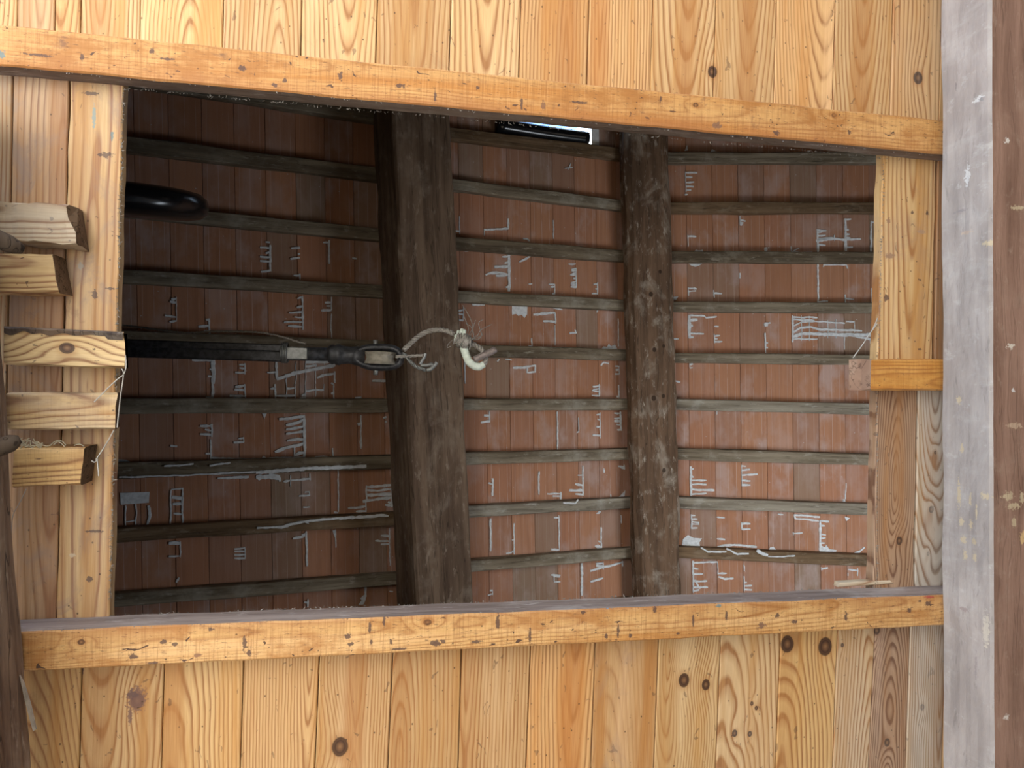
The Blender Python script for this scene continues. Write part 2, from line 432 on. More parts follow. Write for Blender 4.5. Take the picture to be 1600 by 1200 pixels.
M_TILE = tile_mat()
M_MORTAR = simple('grey_lime_mortar', (0.78, 0.81, 0.83), 0.9, 0, 0.2, 0.2, 60, 0.3)
M_RAFTER = [oldwood('grey_rafter_wood_%d' % i, b, d, p_, 0.45, seed=i + 1.3, grain=120, crack=0.3) for i, (b, d, p_) in enumerate([
    ((0.30, 0.25, 0.18), (0.13, 0.10, 0.065), (0.46, 0.43, 0.36)),
    ((0.25, 0.20, 0.135), (0.105, 0.078, 0.05), (0.40, 0.36, 0.29)),
    ((0.25, 0.165, 0.095), (0.12, 0.075, 0.04), (0.36, 0.29, 0.21)),
    ((0.35, 0.31, 0.24), (0.16, 0.13, 0.095), (0.52, 0.50, 0.44))])]
M_BEAM = oldwood('dark_old_beam', (0.225, 0.155, 0.105), (0.105, 0.068, 0.045), (0.38, 0.31, 0.245), 0.35, seed=2.1, grain=95, knots=[], crack=0.5)
M_RIDGE = oldwood('stained_ridge_beam', (0.21, 0.13, 0.08), (0.10, 0.06, 0.036), (0.50, 0.44, 0.36), 0.55, seed=5.7, grain=90,
                  knots=[(-0.01, -0.42, 0.013), (0.05, -0.55, 0.010), (-0.01, 0.18, 0.014), (0.05, 0.17, 0.011), (0.04, 0.6, 0.012), (0.0, -0.10, 0.012), (0.06, -0.12, 0.010)], crack=0.5)
M_BARK = oldwood('splintered_brown_pole', (0.27, 0.185, 0.13), (0.09, 0.055, 0.04), (0.50, 0.42, 0.34), 0.55, seed=4.4, grain=130, bump=1.0, ys=0.5)
M_DARKSTICK = oldwood('dark_round_stick', (0.10, 0.075, 0.055), (0.05, 0.036, 0.027), (0.2, 0.16, 0.13), 0.15, seed=6.1, grain=90)
M_ENDGRAIN = oldwood('dark_end_grain', (0.17, 0.105, 0.06), (0.085, 0.05, 0.03), (0.3, 0.22, 0.15), 0.25, seed=9.0, grain=60)
M_DUST = simple('grey_dust_fluff', (0.30, 0.28, 0.25), 0.95, 0, 0.1, 0.35, 90)
M_IRON = simple('black_iron', (0.075, 0.076, 0.082), 0.5, 0.3, 0.5, 0.55, 60, 0.3)
M_GALV = simple('dull_galvanised_steel', (0.30, 0.31, 0.30), 0.5, 0.6, 0.5, 0.3, 60, 0.2)
M_CABLE = simple('grey_steel_cable', (0.42, 0.39, 0.35), 0.55, 0.25, 0.5, 0.35, 220, 0.2)
M_PALEHOOK = simple('pale_green_paint', (0.74, 0.82, 0.72), 0.5, 0, 0.5, 0.15, 60)
M_RUSTHOOK = simple('worn_brown_steel', (0.34, 0.28, 0.26), 0.45, 0.4, 0.5, 0.3, 90)
M_SHEAVE = simple('worn_wooden_sheave', (0.34, 0.31, 0.25), 0.55, 0, 0.4, 0.3, 50)
M_BLACKENAMEL = simple('black_gloss_enamel', (0.010, 0.011, 0.014), 0.22, 0, 0.6, 0.3, 30, 0.05)
M_FRAME = simple('dark_window_frame', (0.03, 0.035, 0.045), 0.35, 0, 0.5, 0.3, 30)
M_WHITE = simple('white_painted_wood', (0.70, 0.71, 0.72), 0.6, 0, 0.3, 0.15, 50)
M_EARTH = simple('trodden_earth', (0.10, 0.085, 0.065), 0.95, 0, 0.1, 0.3, 3)
M_BOUNCE = simple('pale_bounce_slab', (0.60, 0.58, 0.55), 0.9, 0, 0.2, 0.2, 3)
M_ATTICWALL = simple('dark_stone_wall', (0.13, 0.105, 0.085), 0.95, 0, 0.1, 0.4, 6)  # unseen attic walls, coloured dark to cut bounced light
M_LOWWALL = simple('old_stone_wall', (0.20, 0.18, 0.155), 0.95, 0, 0.1, 0.3, 6)
M_WALL = simple('rough_plaster_wall', (0.42, 0.39, 0.34), 0.95, 0, 0.1, 0.25, 6)

# ------------------------------------------------------------------ setting: ceiling of boards with the hatch
DK = (0.085, 0.05, 0.045); TEAL = (0.13, 0.22, 0.24)
ZC = 1.60                        # underside of the boards above the camera
TB = 0.028                       # board thickness
ceil = empty('ceiling', (0, 0, CAM_H + ZC), kind='structure')
PL = dict(light=(0.64, 0.415, 0.20), dark=(0.34, 0.16, 0.06))
def lerp1(a, b, f): return a + (b - a) * f
pid = [0]
def board(xt0, xt1, y0, xb0, xb1, y1, parent=ceil, jit=0.0004, z=ZC, local_knots=(), nseg=10, ejit=0.0, dabs_px=(), **mp):
    """board between two joint lines; joints given by their pixel x at rows y0 and y1"""
    pid[0] += 1; i = pid[0]
    rr = random.Random(i * 17 + 3)
    a, b, c, d = U(xt0, y0, z), U(xt1, y0, z), U(xb1, y1, z), U(xb0, y1, z)
    gap = 0.0009
    xa = (b - a).normalized(); a = a + xa * gap; b = b - xa * gap
    xb = (c - d).normalized(); d = d + xb * gap; c = c - xb * gap
    off = Vector((0, 0, rr.uniform(-0.0012, 0.0012)))
    a, b, c, d = a + off, b + off, c + off, d + off
    org = (a + b + c + d) / 4; ya = ((c + d) - (a + b)).normalized(); za = Vector((0, 0, 1)); xv = ya.cross(za).normalized()
    kn = []
    for (kx, ky, kr) in local_knots:
        P = U(kx, ky, z) - org
        kn.append((P.dot(xv), P.dot(ya), kr / 690))
    w = (b - a).length
    q = dict(PL)
    q.update(x0=rr.uniform(-0.5, 0.5) * w, z0=rr.choice([0.006, 0.02, 0.05, 0.09]), k=rr.choice([-1, 1]) * rr.choice([0.05, 0.09, 0.13]), seed=i * 0.37 + 0.2,
             ring=rr.uniform(0.0062, 0.0095), heart=rr.choice([0, 0, 0, 0.35, 0.6]), knots=kn, stain=rr.uniform(0.1, 0.35))
    t = rr.uniform(0.84, 1.07); g = rr.uniform(0.93, 1.05)
    q['light'] = (PL['light'][0] * t, PL['light'][1] * t * g, PL['light'][2] * t * g * g)
    q.update(mp)
    if dabs_px: q['dabs'] = [((U(x, y, z) - org).dot(xv), (U(x, y, z) - org).dot(ya), rx / 690, ry / 690, c) for x, y, rx, ry, c in dabs_px]
    m = pine('pine_board_%02d' % i, **q)
    return slab('plank', a, b, c, d, TB, m, parent, nseg=nseg, jit=jit, ejit=ejit, seed=i)

# boards above the hatch: joints at row 70 (their slope carried on beyond the picture)
def sl(x): return -0.012 - 0.018 * min(1, max(0, x) / 600)
top = [-330, -205, -88, 26, 85, 125, 218, 348, 470, 588, 703, 812, 919, 1018, 1117, 1212, 1304, 1394, 1470, 1545, 1620, 1700]
TK = {13: [(1113, 112, 8)], 16: [(1434, 122, 9)], }
TP = {3: dict(gray=0.15), 5: dict(light=(0.66, 0.46, 0.24)), 6: dict(light=(0.68, 0.46, 0.22)), 8: dict(z0=0.004, k=0.10, x0=0.02, ring=0.009, contrast=1.2), 9: dict(z0=0.05, k=0.02, x0=0.0, contrast=1.3), 10: dict(z0=0.0, k=-0.09, x0=0.0, ring=0.011, contrast=1.3),
      11: dict(heart=0.5), 13: dict(ring=0.012, z0=0.01, k=0.12, x0=0.01), 14: dict(z0=0.012, k=0.1, x0=0.01, ring=0.009, contrast=1.2), 16: dict(z0=0.015, k=0.09, x0=0.0, ring=0.008), 17: dict(ring=0.012, gray=0.12)}
for i in range(len(top) - 1):
    x0, x1 = top[i], top[i + 1]
    ytop, ybot = -420, 106 + 0.0985 * (x0 + x1) / 2 * 0.9 - 8
    ybot = max(70, ybot)
    kn = []
    for kk in TK.values():
        kn += [q for q in kk if x0 - 8 < q[0] < x1 + 4]
    board(x0 - sl(x0) * (70 - ytop) * 1.0, x1 - sl(x1) * (70 - ytop), ytop, x0 + sl(x0) * (ybot - 70), x1 + sl(x1) * (ybot - 70), ybot, local_knots=kn, **TP.get(i, {}))

# boards below the hatch: joints at rows 1020 and 1200
bot = [(-330, -345), (-205, -215), (-88, -95), (20, 16), (128.5, 123.5), (257, 252), (381, 375.5), (499.5, 492), (614, 606), (721, 716), (829.5, 822), (930, 923.5), (1029, 1022), (1126, 1119), (1219, 1212), (1307.5, 1301), (1366, 1357), (1421.5, 1415), (1476, 1472), (1550, 1545), (1625, 1620), (1700, 1695)]
BK = [(215, 1095, 9), (531, 1167, 12), (1069, 1063, 9.5), (1103, 1070, 7.5), (1175, 1099.5, 3), (1182, 1106.5, 3), (1148, 1146, 5), (1172, 1147, 4), (1230, 1006, 12), (1289, 1010, 13), (1316, 1008, 3), (1441, 1105, 4.5), (1386, 1160, 6), (1370, 985, 6)]
BP = {4: dict(light=(0.58, 0.36, 0.15)), 5: dict(heart=0.35, dabs_px=[(213, 1092, 13, 17, (0.22, 0.12, 0.09)), (208, 1085, 8, 6, (0.15, 0.09, 0.08)), (203, 1118, 3, 12, (0.2, 0.11, 0.09)), (128, 1048, 3, 6, (0.12, 0.07, 0.06))]), 6: dict(heart=0.7, light=(0.68, 0.46, 0.22)), 7: dict(z0=0.03, k=0.08), 8: dict(ring=0.006, z0=0.004, k=0.05, x0=0.0, contrast=1.2), 9: dict(heart=0.5), 11: dict(contrast=1.3), 12: dict(light=(0.53, 0.33, 0.16), contrast=0.6, mottle=1.3, wear=0.35), 13: dict(light=(0.60, 0.42, 0.21)),
      14: dict(light=(0.66, 0.47, 0.26), gray=0.1), 15: dict(light=(0.66, 0.44, 0.20), z0=0.02, k=-0.08, ring=0.011), 16: dict(light=(0.62, 0.46, 0.28), gray=0.25, z0=0.01, k=0.1), 17: dict(light=(0.42, 0.27, 0.17), dark=(0.17, 0.085, 0.05), ring=0.0052, z0=0.006, k=0.11, x0=0.0, gray=0.15, contrast=1.5), 18: dict(light=(0.60, 0.50, 0.38), gray=0.55, z0=0.02, k=0.06)}
for i in range(len(bot) - 1):
    (a0, a1), (b0, b1) = bot[i], bot[i + 1]
    def xat(p, y): return p[0] + (p[1] - p[0]) * (y - 1020) / 180
    xm = (a0 + b0) / 2
    yt = 998 - 0.0504 * xm + 6
    yb = 1620
    kn = [q for q in BK if xat(bot[i], q[1]) - 6 < q[0] < xat(bot[i + 1], q[1]) + 4]
    board(xat(bot[i], yt), xat(bot[i + 1], yt), yt, xat(bot[i], yb), xat(bot[i + 1], yb), yb, local_knots=kn, **BP.get(i + 1, {}))

# boards left of the hatch (between the two rails) and right of it
LP_ = dict(light=(0.56, 0.375, 0.185), dark=(0.28, 0.15, 0.075))
board(-330, -215, 90, -370, -250, 1010, **LP_)
board(-213, -98, 90, -250, -130, 1010, **LP_)
DKB = (0.10, 0.06, 0.05)
board(-96, 21, 90, -128, 4, 1000, light=(0.44, 0.31, 0.17), gray=0.2, wear=0.4)
board(21, 109, 90, 2, 87, 1000, light=(0.52, 0.35, 0.20), dark=(0.25, 0.13, 0.08), ring=0.012, warp=0.03, z0=0.01, k=0.04, contrast=1.2, gray=0.15, wear=0.75, stain=0.5, nseg=30)
board(109, 193.5, 120, 87, 171, 985, light=(0.62, 0.43, 0.22), dark=(0.32, 0.16, 0.09), ring=0.016, warp=0.035, z0=0.0, k=0.05, x0=0.0, gray=0.15, nseg=110, jit=0.0022, stain=0.4, wear=0.6,
      dabs_px=[(147, 182, 2.5, 16, (0.25, 0.33, 0.33)), (175, 212, 2, 7, TEAL), (143, 146, 10, 3, DKB), (165, 242, 9, 4, DKB), (125, 416, 4, 5, (0.35, 0.33, 0.30)), (148, 460, 4, 6, DKB), (172, 451, 6, 2, DKB), (140, 905, 4, 4, DKB), (150, 830, 12, 2, DKB), (113, 868, 4, 3, (0.6, 0.5, 0.36))])
board(1381, 1464, 215, 1370, 1457, 562, light=(0.64, 0.45, 0.23), z0=0.02, k=0.07, x0=0.01, ring=0.012, jit=0.003, nseg=60, stain=0.4, wear=0.25, dabs_px=[(1425, 332, 3, 3, DKB), (1449, 333, 3, 4, DKB), (1390, 400, 9, 5, (0.30, 0.19, 0.13)), (1440, 362, 8, 4, (0.4, 0.27, 0.19)), (1385, 465, 5, 6, DKB), (1388, 345, 4, 5, (0.3, 0.18, 0.12)), (1437, 437, 3, 2, DKB), (1437, 546, 4, 2, DKB)])
board(1466, 1540, 215, 1460, 1535, 562, light=(0.30, 0.18, 0.10))
board(1370.5, 1434, 592, 1364, 1427.5, 935, light=(0.43, 0.28, 0.175), dark=(0.17, 0.085, 0.05), ring=0.0058, z0=0.004, k=0.14, x0=0.0, contrast=1.5, gray=0.1, jit=0.003, nseg=60, local_knots=[(1405, 845, 6)])
board(1435, 1500, 592, 1429, 1500, 935, light=(0.56, 0.50, 0.42), gray=0.75, local_knots=[(1455, 796, 5), (1461, 707, 2.5), (1450, 865, 3)])
board(1502, 1570, 215, 1500, 1565, 935, light=(0.5, 0.4, 0.3), gray=0.4)
board(1572, 1700, 215, 1567, 1700, 935, light=(0.5, 0.4, 0.3), gray=0.4)

# ------------------------------------------------------------------ rails nailed under the boards along the hatch
def fringe(name, path, parent, n, seed, l=0.010, mat=None, width=0.0009):
    """tufts of dust and splinters hanging along an edge"""
    rr = random.Random(seed); vs, fs = [], []
    for i in range(n):
        f = rr.random() * (len(path) - 1); k = int(f)
        p = path[k].lerp(path[min(k + 1, len(path) - 1)], f - k)
        d = Vector((rr.uniform(-1, 1), rr.uniform(-1, 1), rr.uniform(-0.8, 0.2))).normalized() * l * rr.uniform(0.3, 1.2)
        s = Vector((rr.uniform(-1, 1), rr.uniform(-1, 1), rr.uniform(-1, 1))).normalized() * width * rr.uniform(0.6, 2.2)
        b = len(vs)
        t2 = s.cross(d).normalized() * width
        vs += [p - s, p + s, p + t2, p + d]
        fs += [(b, b + 1, b + 2), (b, b + 1, b + 3), (b + 1, b + 2, b + 3), (b + 2, b, b + 3)]
    M = Matrix.Identity(4)
    return mesh_obj(name, vs, fs, mat or M_DUST, parent, M, kind='stuff')

ZR = 1.55
ZR2 = 1.522
M_RAILSIDE2 = oldwood('dusty_lit_edge', (0.34, 0.275, 0.245), (0.19, 0.145, 0.125), (0.52, 0.48, 0.45), 0.5, seed=37, grain=140, bump=0.5, crack=0.3)  # bottom rail's dusty side, daylight on it put into the paler grey
M_RAILSIDE = oldwood('dusty_shaded_edge', (0.27, 0.205, 0.165), (0.15, 0.105, 0.08), (0.42, 0.38, 0.35), 0.4, seed=31, grain=120, bump=0.5, crack=0.3)  # top rail's dusty side, its shade put into the darker brown
RAIL = dict(light=(0.58, 0.33, 0.125), dark=(0.32, 0.135, 0.04), ring=0.0045, z0=0.06, k=0.02, saw=0.95, stain=0.8, marks=0.6, contrast=0.8, mottle=1.4)

def rail(name, tl, tr, br, bl, label, knots, seed, dabs=(), ZR=ZR, mside=None, **mp):
    a, b, c, d = U(*bl, ZR), U(*tl, ZR), U(*tr, ZR), U(*br, ZR)   # long axis along X
    org = (a + b + c + d) / 4; ya = ((c + d) - (a + b)).normalized(); xv = ya.cross(Vector((0, 0, 1))).normalized()
    kn = [((U(kx, ky, ZR) - org).dot(xv), (U(kx, ky, ZR) - org).dot(ya), kr / 715) for kx, ky, kr in knots]
    q = dict(RAIL); q.update(mp)
    q['dabs'] = [((U(x, y, ZR) - org).dot(xv), (U(x, y, ZR) - org).dot(ya), ry / 715, rx / 715, c) for x, y, rx, ry, c in dabs]
    m = pine('rail_pine_%d' % seed, knots=kn, seed=seed * 1.7, **q)
    e = empty(name, org, label, 'rail')
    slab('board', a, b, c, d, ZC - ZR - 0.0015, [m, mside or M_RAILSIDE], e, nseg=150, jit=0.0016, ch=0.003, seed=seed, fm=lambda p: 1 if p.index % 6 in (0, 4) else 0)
    return e
r1 = rail('hatch_rail', (-190, 18.5), (1640, 204.5), (1640, 256), (-190, 84), 'orange pine rail across the top of the hatch, nailed under the boards', [(1087, 164, 4), (1303, 180, 4)], 11, edge=-0.75,
          dabs=[(3, 85, 4, 6, TEAL), (60, 86, 18, 2, DK), (128, 90, 2.5, 5, DK), (237, 80, 4, 4, DK), (262, 92, 10, 2, DK), (378, 106, 6, 4, DK), (430, 133, 5, 3, DK), (445, 126, 3, 4, DK), (532, 118, 3.5, 6, DK), (625, 134, 9, 3, DK), (680, 150, 2, 9, DK), (746, 137, 3, 3, DK), (815, 162, 2, 11, DK), (905, 160, 14, 2, DK), (849, 165, 4, 7, (0.2, 0.1, 0.06)), (1032, 155, 2, 5, DK), (1213, 208, 6, 4, DK), (1120, 196, 9, 5, (0.2, 0.11, 0.07)), (1327, 207, 3, 3, DK)])
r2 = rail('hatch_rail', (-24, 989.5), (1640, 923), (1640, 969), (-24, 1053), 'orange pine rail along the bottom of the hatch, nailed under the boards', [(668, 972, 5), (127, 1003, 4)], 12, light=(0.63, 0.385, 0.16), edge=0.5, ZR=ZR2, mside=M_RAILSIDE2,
          dabs=[(255, 1003, 5, 3, DK), (273, 1006, 4, 3, DK), (208, 1026, 6, 4, DK), (240, 1036, 8, 2, DK), (382, 1005, 3, 12, DK), (389, 1020, 3, 6, DK), (330, 983, 4, 3, DK), (308, 1024, 6, 2.5, (0.25, 0.13, 0.08)), (543, 994, 5, 4, DK), (549, 1006, 5, 2.5, DK), (580, 1003, 2, 4, DK), (611, 1002, 2.5, 4, DK), (600, 970, 2, 8, DK), (578, 980, 2, 8, DK), (680, 1005, 8, 5, DK), (692, 1002, 4, 3, DK), (622, 1014, 11, 2, DK), (745, 1003, 9, 2.5, DK), (778, 972, 3, 13, DK), (828, 992, 2, 11, DK), (911, 957, 4, 2, DK), (950, 949, 3, 3, (0.12, 0.27, 0.5)), (966, 985, 2, 11, DK), (985, 993, 3.5, 3, DK), (947, 994, 3, 4, DK), (1023, 952, 3, 5, DK), (1083, 968, 2, 12, DK), (1060, 990, 3, 2, DK), (1123, 947, 4, 3, TEAL), (1135, 962, 2, 9, DK), (1190, 977, 7, 5, (0.18, 0.10, 0.07)), (1215, 962, 4, 4, DK), (1241, 971, 6, 3, DK), (1322, 963, 2.5, 7, DK), (1421, 953, 5, 4, DK), (1450, 943, 6, 4, DK), (1437, 939, 3, 2, DK), (1452, 933, 10, 2, (0.36, 0.06, 0.05))])
fringe('dust_fringe', [U(x, 104 + 0.0955 * x, ZR) for x in range(0, 1480, 20)], r1, 160, 1, 0.004)
fringe('dust_fringe', [U(x, 120 + 0.0920 * x, ZC - 0.002) for x in range(190, 1400, 20)], r1, 260, 2, 0.007)
fringe('dust_fringe', [U(x, 968.5 - 0.0375 * x, ZC - 0.002) for x in range(170, 1400, 20)], r2, 340, 3, 0.007)
fringe('dust_fringe', [U(x, 988 - 0.0405 * x, ZR2) for x in range(60, 1470, 20)], r2, 120, 4, 0.004)
fringe('dust_fringe', [U(193.5 - (y - 130) * 0.0262, y, ZC) for y in range(140, 960, 20)], ceil, 420, 5, 0.009)
fringe('dust_fringe', [U(1381 - (y - 250) * 0.030, y, ZC) for y in range(255, 560, 20)] + [U(1370, y, ZC) for y in range(612, 915, 20)], ceil, 320, 6, 0.008)
# chip of wood lying on the lower rail in the corner
slab('wood_strip', U(1310, 917.5, ZC - .004), U(1312, 911, ZC - .004), U(1392, 907.5, ZC - .004), U(1396, 913.5, ZC - .004), 0.02, pine('strip_pine', light=(0.6, 0.48, 0.3), gray=0.5, seed=3), None, nseg=20, jit=0.002, ch=0.002, seed=9,
     label='short pale wood strip lying in the lower right corner of the hatch', cat='wood strip')

# ------------------------------------------------------------------ short blocks
def block(name, face, zb, th, label, mat, mat_end, end_shift, seed, group=None, nseg=16, jit=0.0025):
    """wooden block under the boards: face = pixel corners TL,TR,BR,BL of its underside; the right end is raked by end_shift px at its top"""
    TL, TR, BR, BL = face
    a, b, c, d = U(*BL, zb), U(*TL, zb), U(*TR, zb), U(*BR, zb)
    org = (a + b + c + d) / 4
    ya = ((c + d) - (a + b)).normalized(); za = Vector((0, 0, 1)); xa = ya.cross(za).normalized()
    M = frame(org, xa, ya, za); Mi = M.inverted()
    A, B, C, D = (Mi @ v for v in (a, b, c, d))
    if A.x > B.x: A, B, C, D = B, A, D, C
    vs, fs, n = [], [], 10
    for i in range(nseg + 1):
        f = i / nseg
        L = A.lerp(D, f); R = B.lerp(C, f)
        rr = random.Random(seed * 100 + i)
        base = [(0, 1), (0, .5), (0, .12), (.05, 0), (.35, 0), (.65, 0), (.95, 0), (1, .12), (1, .5), (1, 1)]
        for k, (u, v) in enumerate(base):
            P = L.lerp(R, u) + Vector((0, 0, v * th))
            q = Vector((u * 5 + seed * 9, P.y * 14, v * 4))
            P += Vector((fbm(q, 4) * jit, (end_shift * v if i == nseg else 0) + (fbm(q * 3, 3) * jit * 1.5 if i == nseg else 0), abs(fbm(q + Vector((9, 0, 0)), 4)) * jit if v < 0.5 else 0))
            vs.append(P)
    for i in range(nseg):
        for k in range(n):
            fs.append((i * n + k, i * n + (k + 1) % n, (i + 1) * n + (k + 1) % n, (i + 1) * n + k))
    ncap = len(fs)
    fs.append(tuple(range(n))); fs.append(tuple(nseg * n + k for k in range(n)))
    e = empty(name, org, label, 'wood block', group)
    mesh_obj('body', vs, fs, [mat, mat_end], e, M, fm=lambda p: 1 if len(p.vertices) > 4 else 0)
    return e
G5 = 'wooden blocks jutting in from the left under the boards'
BLK = dict(dark=(0.26, 0.13, 0.06), ring=0.006, z0=0.05, k=0.03, stain=0.4, marks=0.4)
def bm_(i, **k):
    q = dict(BLK); q.update(k); return pine('block_pine_%d' % i, seed=i * 2.3, **q)
ZB = 1.535
TH = ZC - ZB - 0.002
block('wood_block', [(-60, 309), (107, 318), (119, 383), (-60, 371)], ZB, TH, 'rough bark-edged grey wood block, topmost of the five jutting from the left', bm_(1, light=(0.46, 0.36, 0.22), gray=0.40, stain=0.8, wear=0.8), M_ENDGRAIN, 0.0, 1, G5, jit=0.007)
block('wood_block', [(-60, 395), (80, 396), (92, 457), (-60, 456)], ZB, TH, 'short tan wood block with raked end, second from the top on the left', bm_(2, light=(0.56, 0.40, 0.20)), M_ENDGRAIN, 0.0, 2, G5)
bk3 = block('wood_block', [(5, 511), (193, 519), (195, 575), (6, 570)], ZB, TH, 'longest wood block with dark bark edge and one knot, middle of the left five', bm_(3, light=(0.66, 0.49, 0.25), knots=[(0.0, 0.004, 0.0115)], gray=0.1, stain=0.55), M_ENDGRAIN, -0.02, 3, G5)
bk4 = block('wood_block', [(9, 614), (183, 614), (179, 671), (10, 672)], ZB, TH, 'long wood block with a pale dusty middle, second from the bottom on the left', bm_(4, light=(0.58, 0.41, 0.20), gray=0.45, saw=0.4, wear=0.2), M_ENDGRAIN, -0.012, 4, G5)
bk5 = block('wood_block', [(22, 700), (132, 698), (124, 758), (18, 763)], ZB, TH, 'short golden wood block with straw on it, lowest of the left five', bm_(5, light=(0.64, 0.43, 0.19), saw=0.4), M_ENDGRAIN, 0.0, 5, G5)
# strip of bark along the upper edge of the longest block
vs, fs = [], []
rr = random.Random(4)
for i in range(40):
    f = i / 39; x = 6 + 186 * f; y = 509.5 + 9 * f
    w = 14 * (1 - f * 0.35) * (0.75 + 0.5 * noise.noise(Vector((f * 9, 0, 0)))) if f < 0.86 else 13
    vs += [U(x, y, ZB - 0.001), U(x, y + 0.3 * w, ZB - 0.005 - 0.002 * rr.random()), U(x, y + w, ZB - 0.0015), U(x, y + w * .5, ZB + 0.01)]
for i in range(39):
    for k in range(4):
        fs.append((4 * i + k, 4 * i + (k + 1) % 4, 4 * i + 4 + (k + 1) % 4, 4 * i + 4 + k))
fs += [(0, 1, 2, 3), (156, 157, 158, 159)]
M_BARKSTRIP = oldwood('flaking_bark', (0.20, 0.14, 0.10), (0.07, 0.055, 0.05), (0.50, 0.46, 0.38), 0.5, seed=12.0, grain=50)
mesh_obj('bark_edge', vs, fs, M_BARKSTRIP, bk3, Matrix.Identity(4), label='dark flaking bark edge')

# stub peg on the right with a worn round end
bkR = empty('wood_block', U(1415, 586, 1.52), 'orange wood block with worn rounded end, jutting into the hatch from the right beam', 'wood block')
zb = 1.538; TP_ = ZC - zb - 0.002
A_, B_ = U(1363, 610, zb), U(1363, 561, zb); C_, D_ = U(1540, 561, zb), U(1540, 610, zb)
vs, fs = [], []
ns = 26
prof = []
for i in range(ns + 1):
    f = i / ns; fx = 1 - f
    a = A_.lerp(D_, f); b = B_.lerp(C_, f)
    for k, (u, v) in enumerate([(0, 1), (0, .5), (0, .1), (.06, 0), (.5, 0), (.94, 0), (1, .1), (1, .5), (1, 1)]):
        P = a.lerp(b, u) + Vector((0, 0, v * TP_))
        if i == 0:
            r = min(u, 1 - u)
            P += Vector((-0.004 - 0.026 * v + 0.010 * (1 if r < 0.02 else 0), 0, 0)) + Vector((fbm(Vector((u * 6, v * 6, 2)), 3) * 0.004, 0, 0))
        P += Vector((0, 1, 0)) * fbm(Vector((f * 9, u * 7, v * 3)), 3) * 0.0015
        vs.append(P)
for i in range(ns):
    for k in range(9):
        fs.append((9 * i + k, 9 * i + (k + 1) % 9, 9 * i + 9 + (k + 1) % 9, 9 * i + 9 + k))
fs.append(tuple(range(9))); fs.append(tuple(ns * 9 + k for k in range(9)))
M_WORNEND = oldwood('worn_rounded_end', (0.43, 0.29, 0.205), (0.26, 0.16, 0.115), (0.64, 0.53, 0.42), 0.4, seed=15, grain=40, bump=0.3)
m_ = pine('block_pine_right', light=(0.60, 0.32, 0.085), dark=(0.34, 0.14, 0.04), ring=0.005, z0=0.05, k=0.02, seed=21, saw=0.6, stain=0.35)
Mx = frame((A_ + B_ + C_ + D_) / 4, Vector((0, 1, 0)), Vector((-1, 0, 0)), Vector((0, 0, 1))); Mxi = Mx.inverted()
mesh_obj('body', [Mxi @ v for v in vs], fs, [m_, M_WORNEND], bkR, Mx, fm=lambda p: 1 if (len(p.vertices) > 4 and p.center.y > 0) else 0)

# ------------------------------------------------------------------ big grey beam on the right, rough pole on the left
zt, zb = 1.518, 1.373
e0, e1 = U(1466.5, -500, zt), U(1474, 1700, zt)
bw = 0.30
xn = Vector((0, 0, 1)).cross((e1 - e0).normalized()) * -1
xn = Vector((abs(xn.x), xn.y if xn.x > 0 else -xn.y, 0))
_ya = (e1 - e0).normalized(); _xa = _ya.cross(Vector((0, 0, 1))).normalized()
_mid = (e0 + e1) / 2 + xn * bw / 2
def side_uv(px, py):              # picture point on the beam's side face -> local (z, y)
    d = ray(px, py); P0 = e0
    s_ = (P0 - CAM).dot(_xa) / d.dot(_xa); q = CAM + d * s_ - _mid
    return q.z, q.dot(_ya)
def under_uv(px, py):
    q = U(px, py, zb) - _mid
    return q.dot(_xa), q.dot(_ya)
TAN = (0.52, 0.43, 0.29)
sc1 = [('z', *side_uv(x, y), ry_ / 640 * 0.95, rx_ / 640, c) for x, y, ry_, rx_, c in [
    (1498, 772, 4, 22, TAN), (1502, 815, 5, 7, TAN), (1517, 820, 4, 8, TAN), (1505, 843, 6, 6, TAN), (1522, 846, 5, 6, TAN), (1508, 868, 4, 8, TAN), (1523, 870, 4, 8, TAN), (1516, 780, 3, 10, TAN), (1527, 800, 2, 14, TAN), (1540, 775, 9, 5, TAN),
    (1498, 625, 5, 6, TAN), (1502, 700, 4, 8, TAN), (1545, 380, 12, 4, TAN), (1510, 363, 14, 3, (0.5, 0.4, 0.32)), (1512, 275, 6, 16, (0.68, 0.70, 0.70)), (1530, 155, 10, 5, (0.66, 0.68, 0.69)), (1534, 155, 5, 3, (0.2, 0.19, 0.19)), (1494, 135, 2, 7, (0.22, 0.2, 0.2)), (1540, 985, 7, 25, (0.56, 0.52, 0.44)), (1555, 1095, 5, 12, (0.64, 0.66, 0.66)), (1506, 952, 9, 3, (0.3, 0.25, 0.24)), (1500, 330, 16, 2, (0.27, 0.25, 0.25)), (1525, 1040, 2, 20, (0.3, 0.27, 0.27))]]
sc2 = [('x', *under_uv(x, y), rx_ / 640, ry_ / 640, c) for x, y, rx_, ry_, c in [
    (1575, 775, 10, 6, TAN), (1585, 790, 12, 5, TAN), (1597, 778, 4, 9, TAN), (1584, 818, 4, 8, TAN), (1598, 840, 5, 9, (0.6, 0.42, 0.2)), (1590, 325, 12, 4, TAN), (1585, 665, 14, 5, (0.48, 0.36, 0.26)), (1574, 220, 5, 4, (0.7, 0.68, 0.64)), (1579, 541, 7, 4, (0.7, 0.66, 0.58)), (1583, 610, 3, 4, (0.66, 0.66, 0.66)), (1572, 1120, 5, 4, (0.68, 0.64, 0.6))]]
M_GREYSIDE = oldwood('grey_weathered_beam_side', (0.42, 0.385, 0.365), (0.30, 0.27, 0.255), (0.52, 0.51, 0.50), 0.32, seed=3.3, grain=75, streak=0.45, bump=0.6, crack=0.0, ys=3.0, scuffs=sc1)
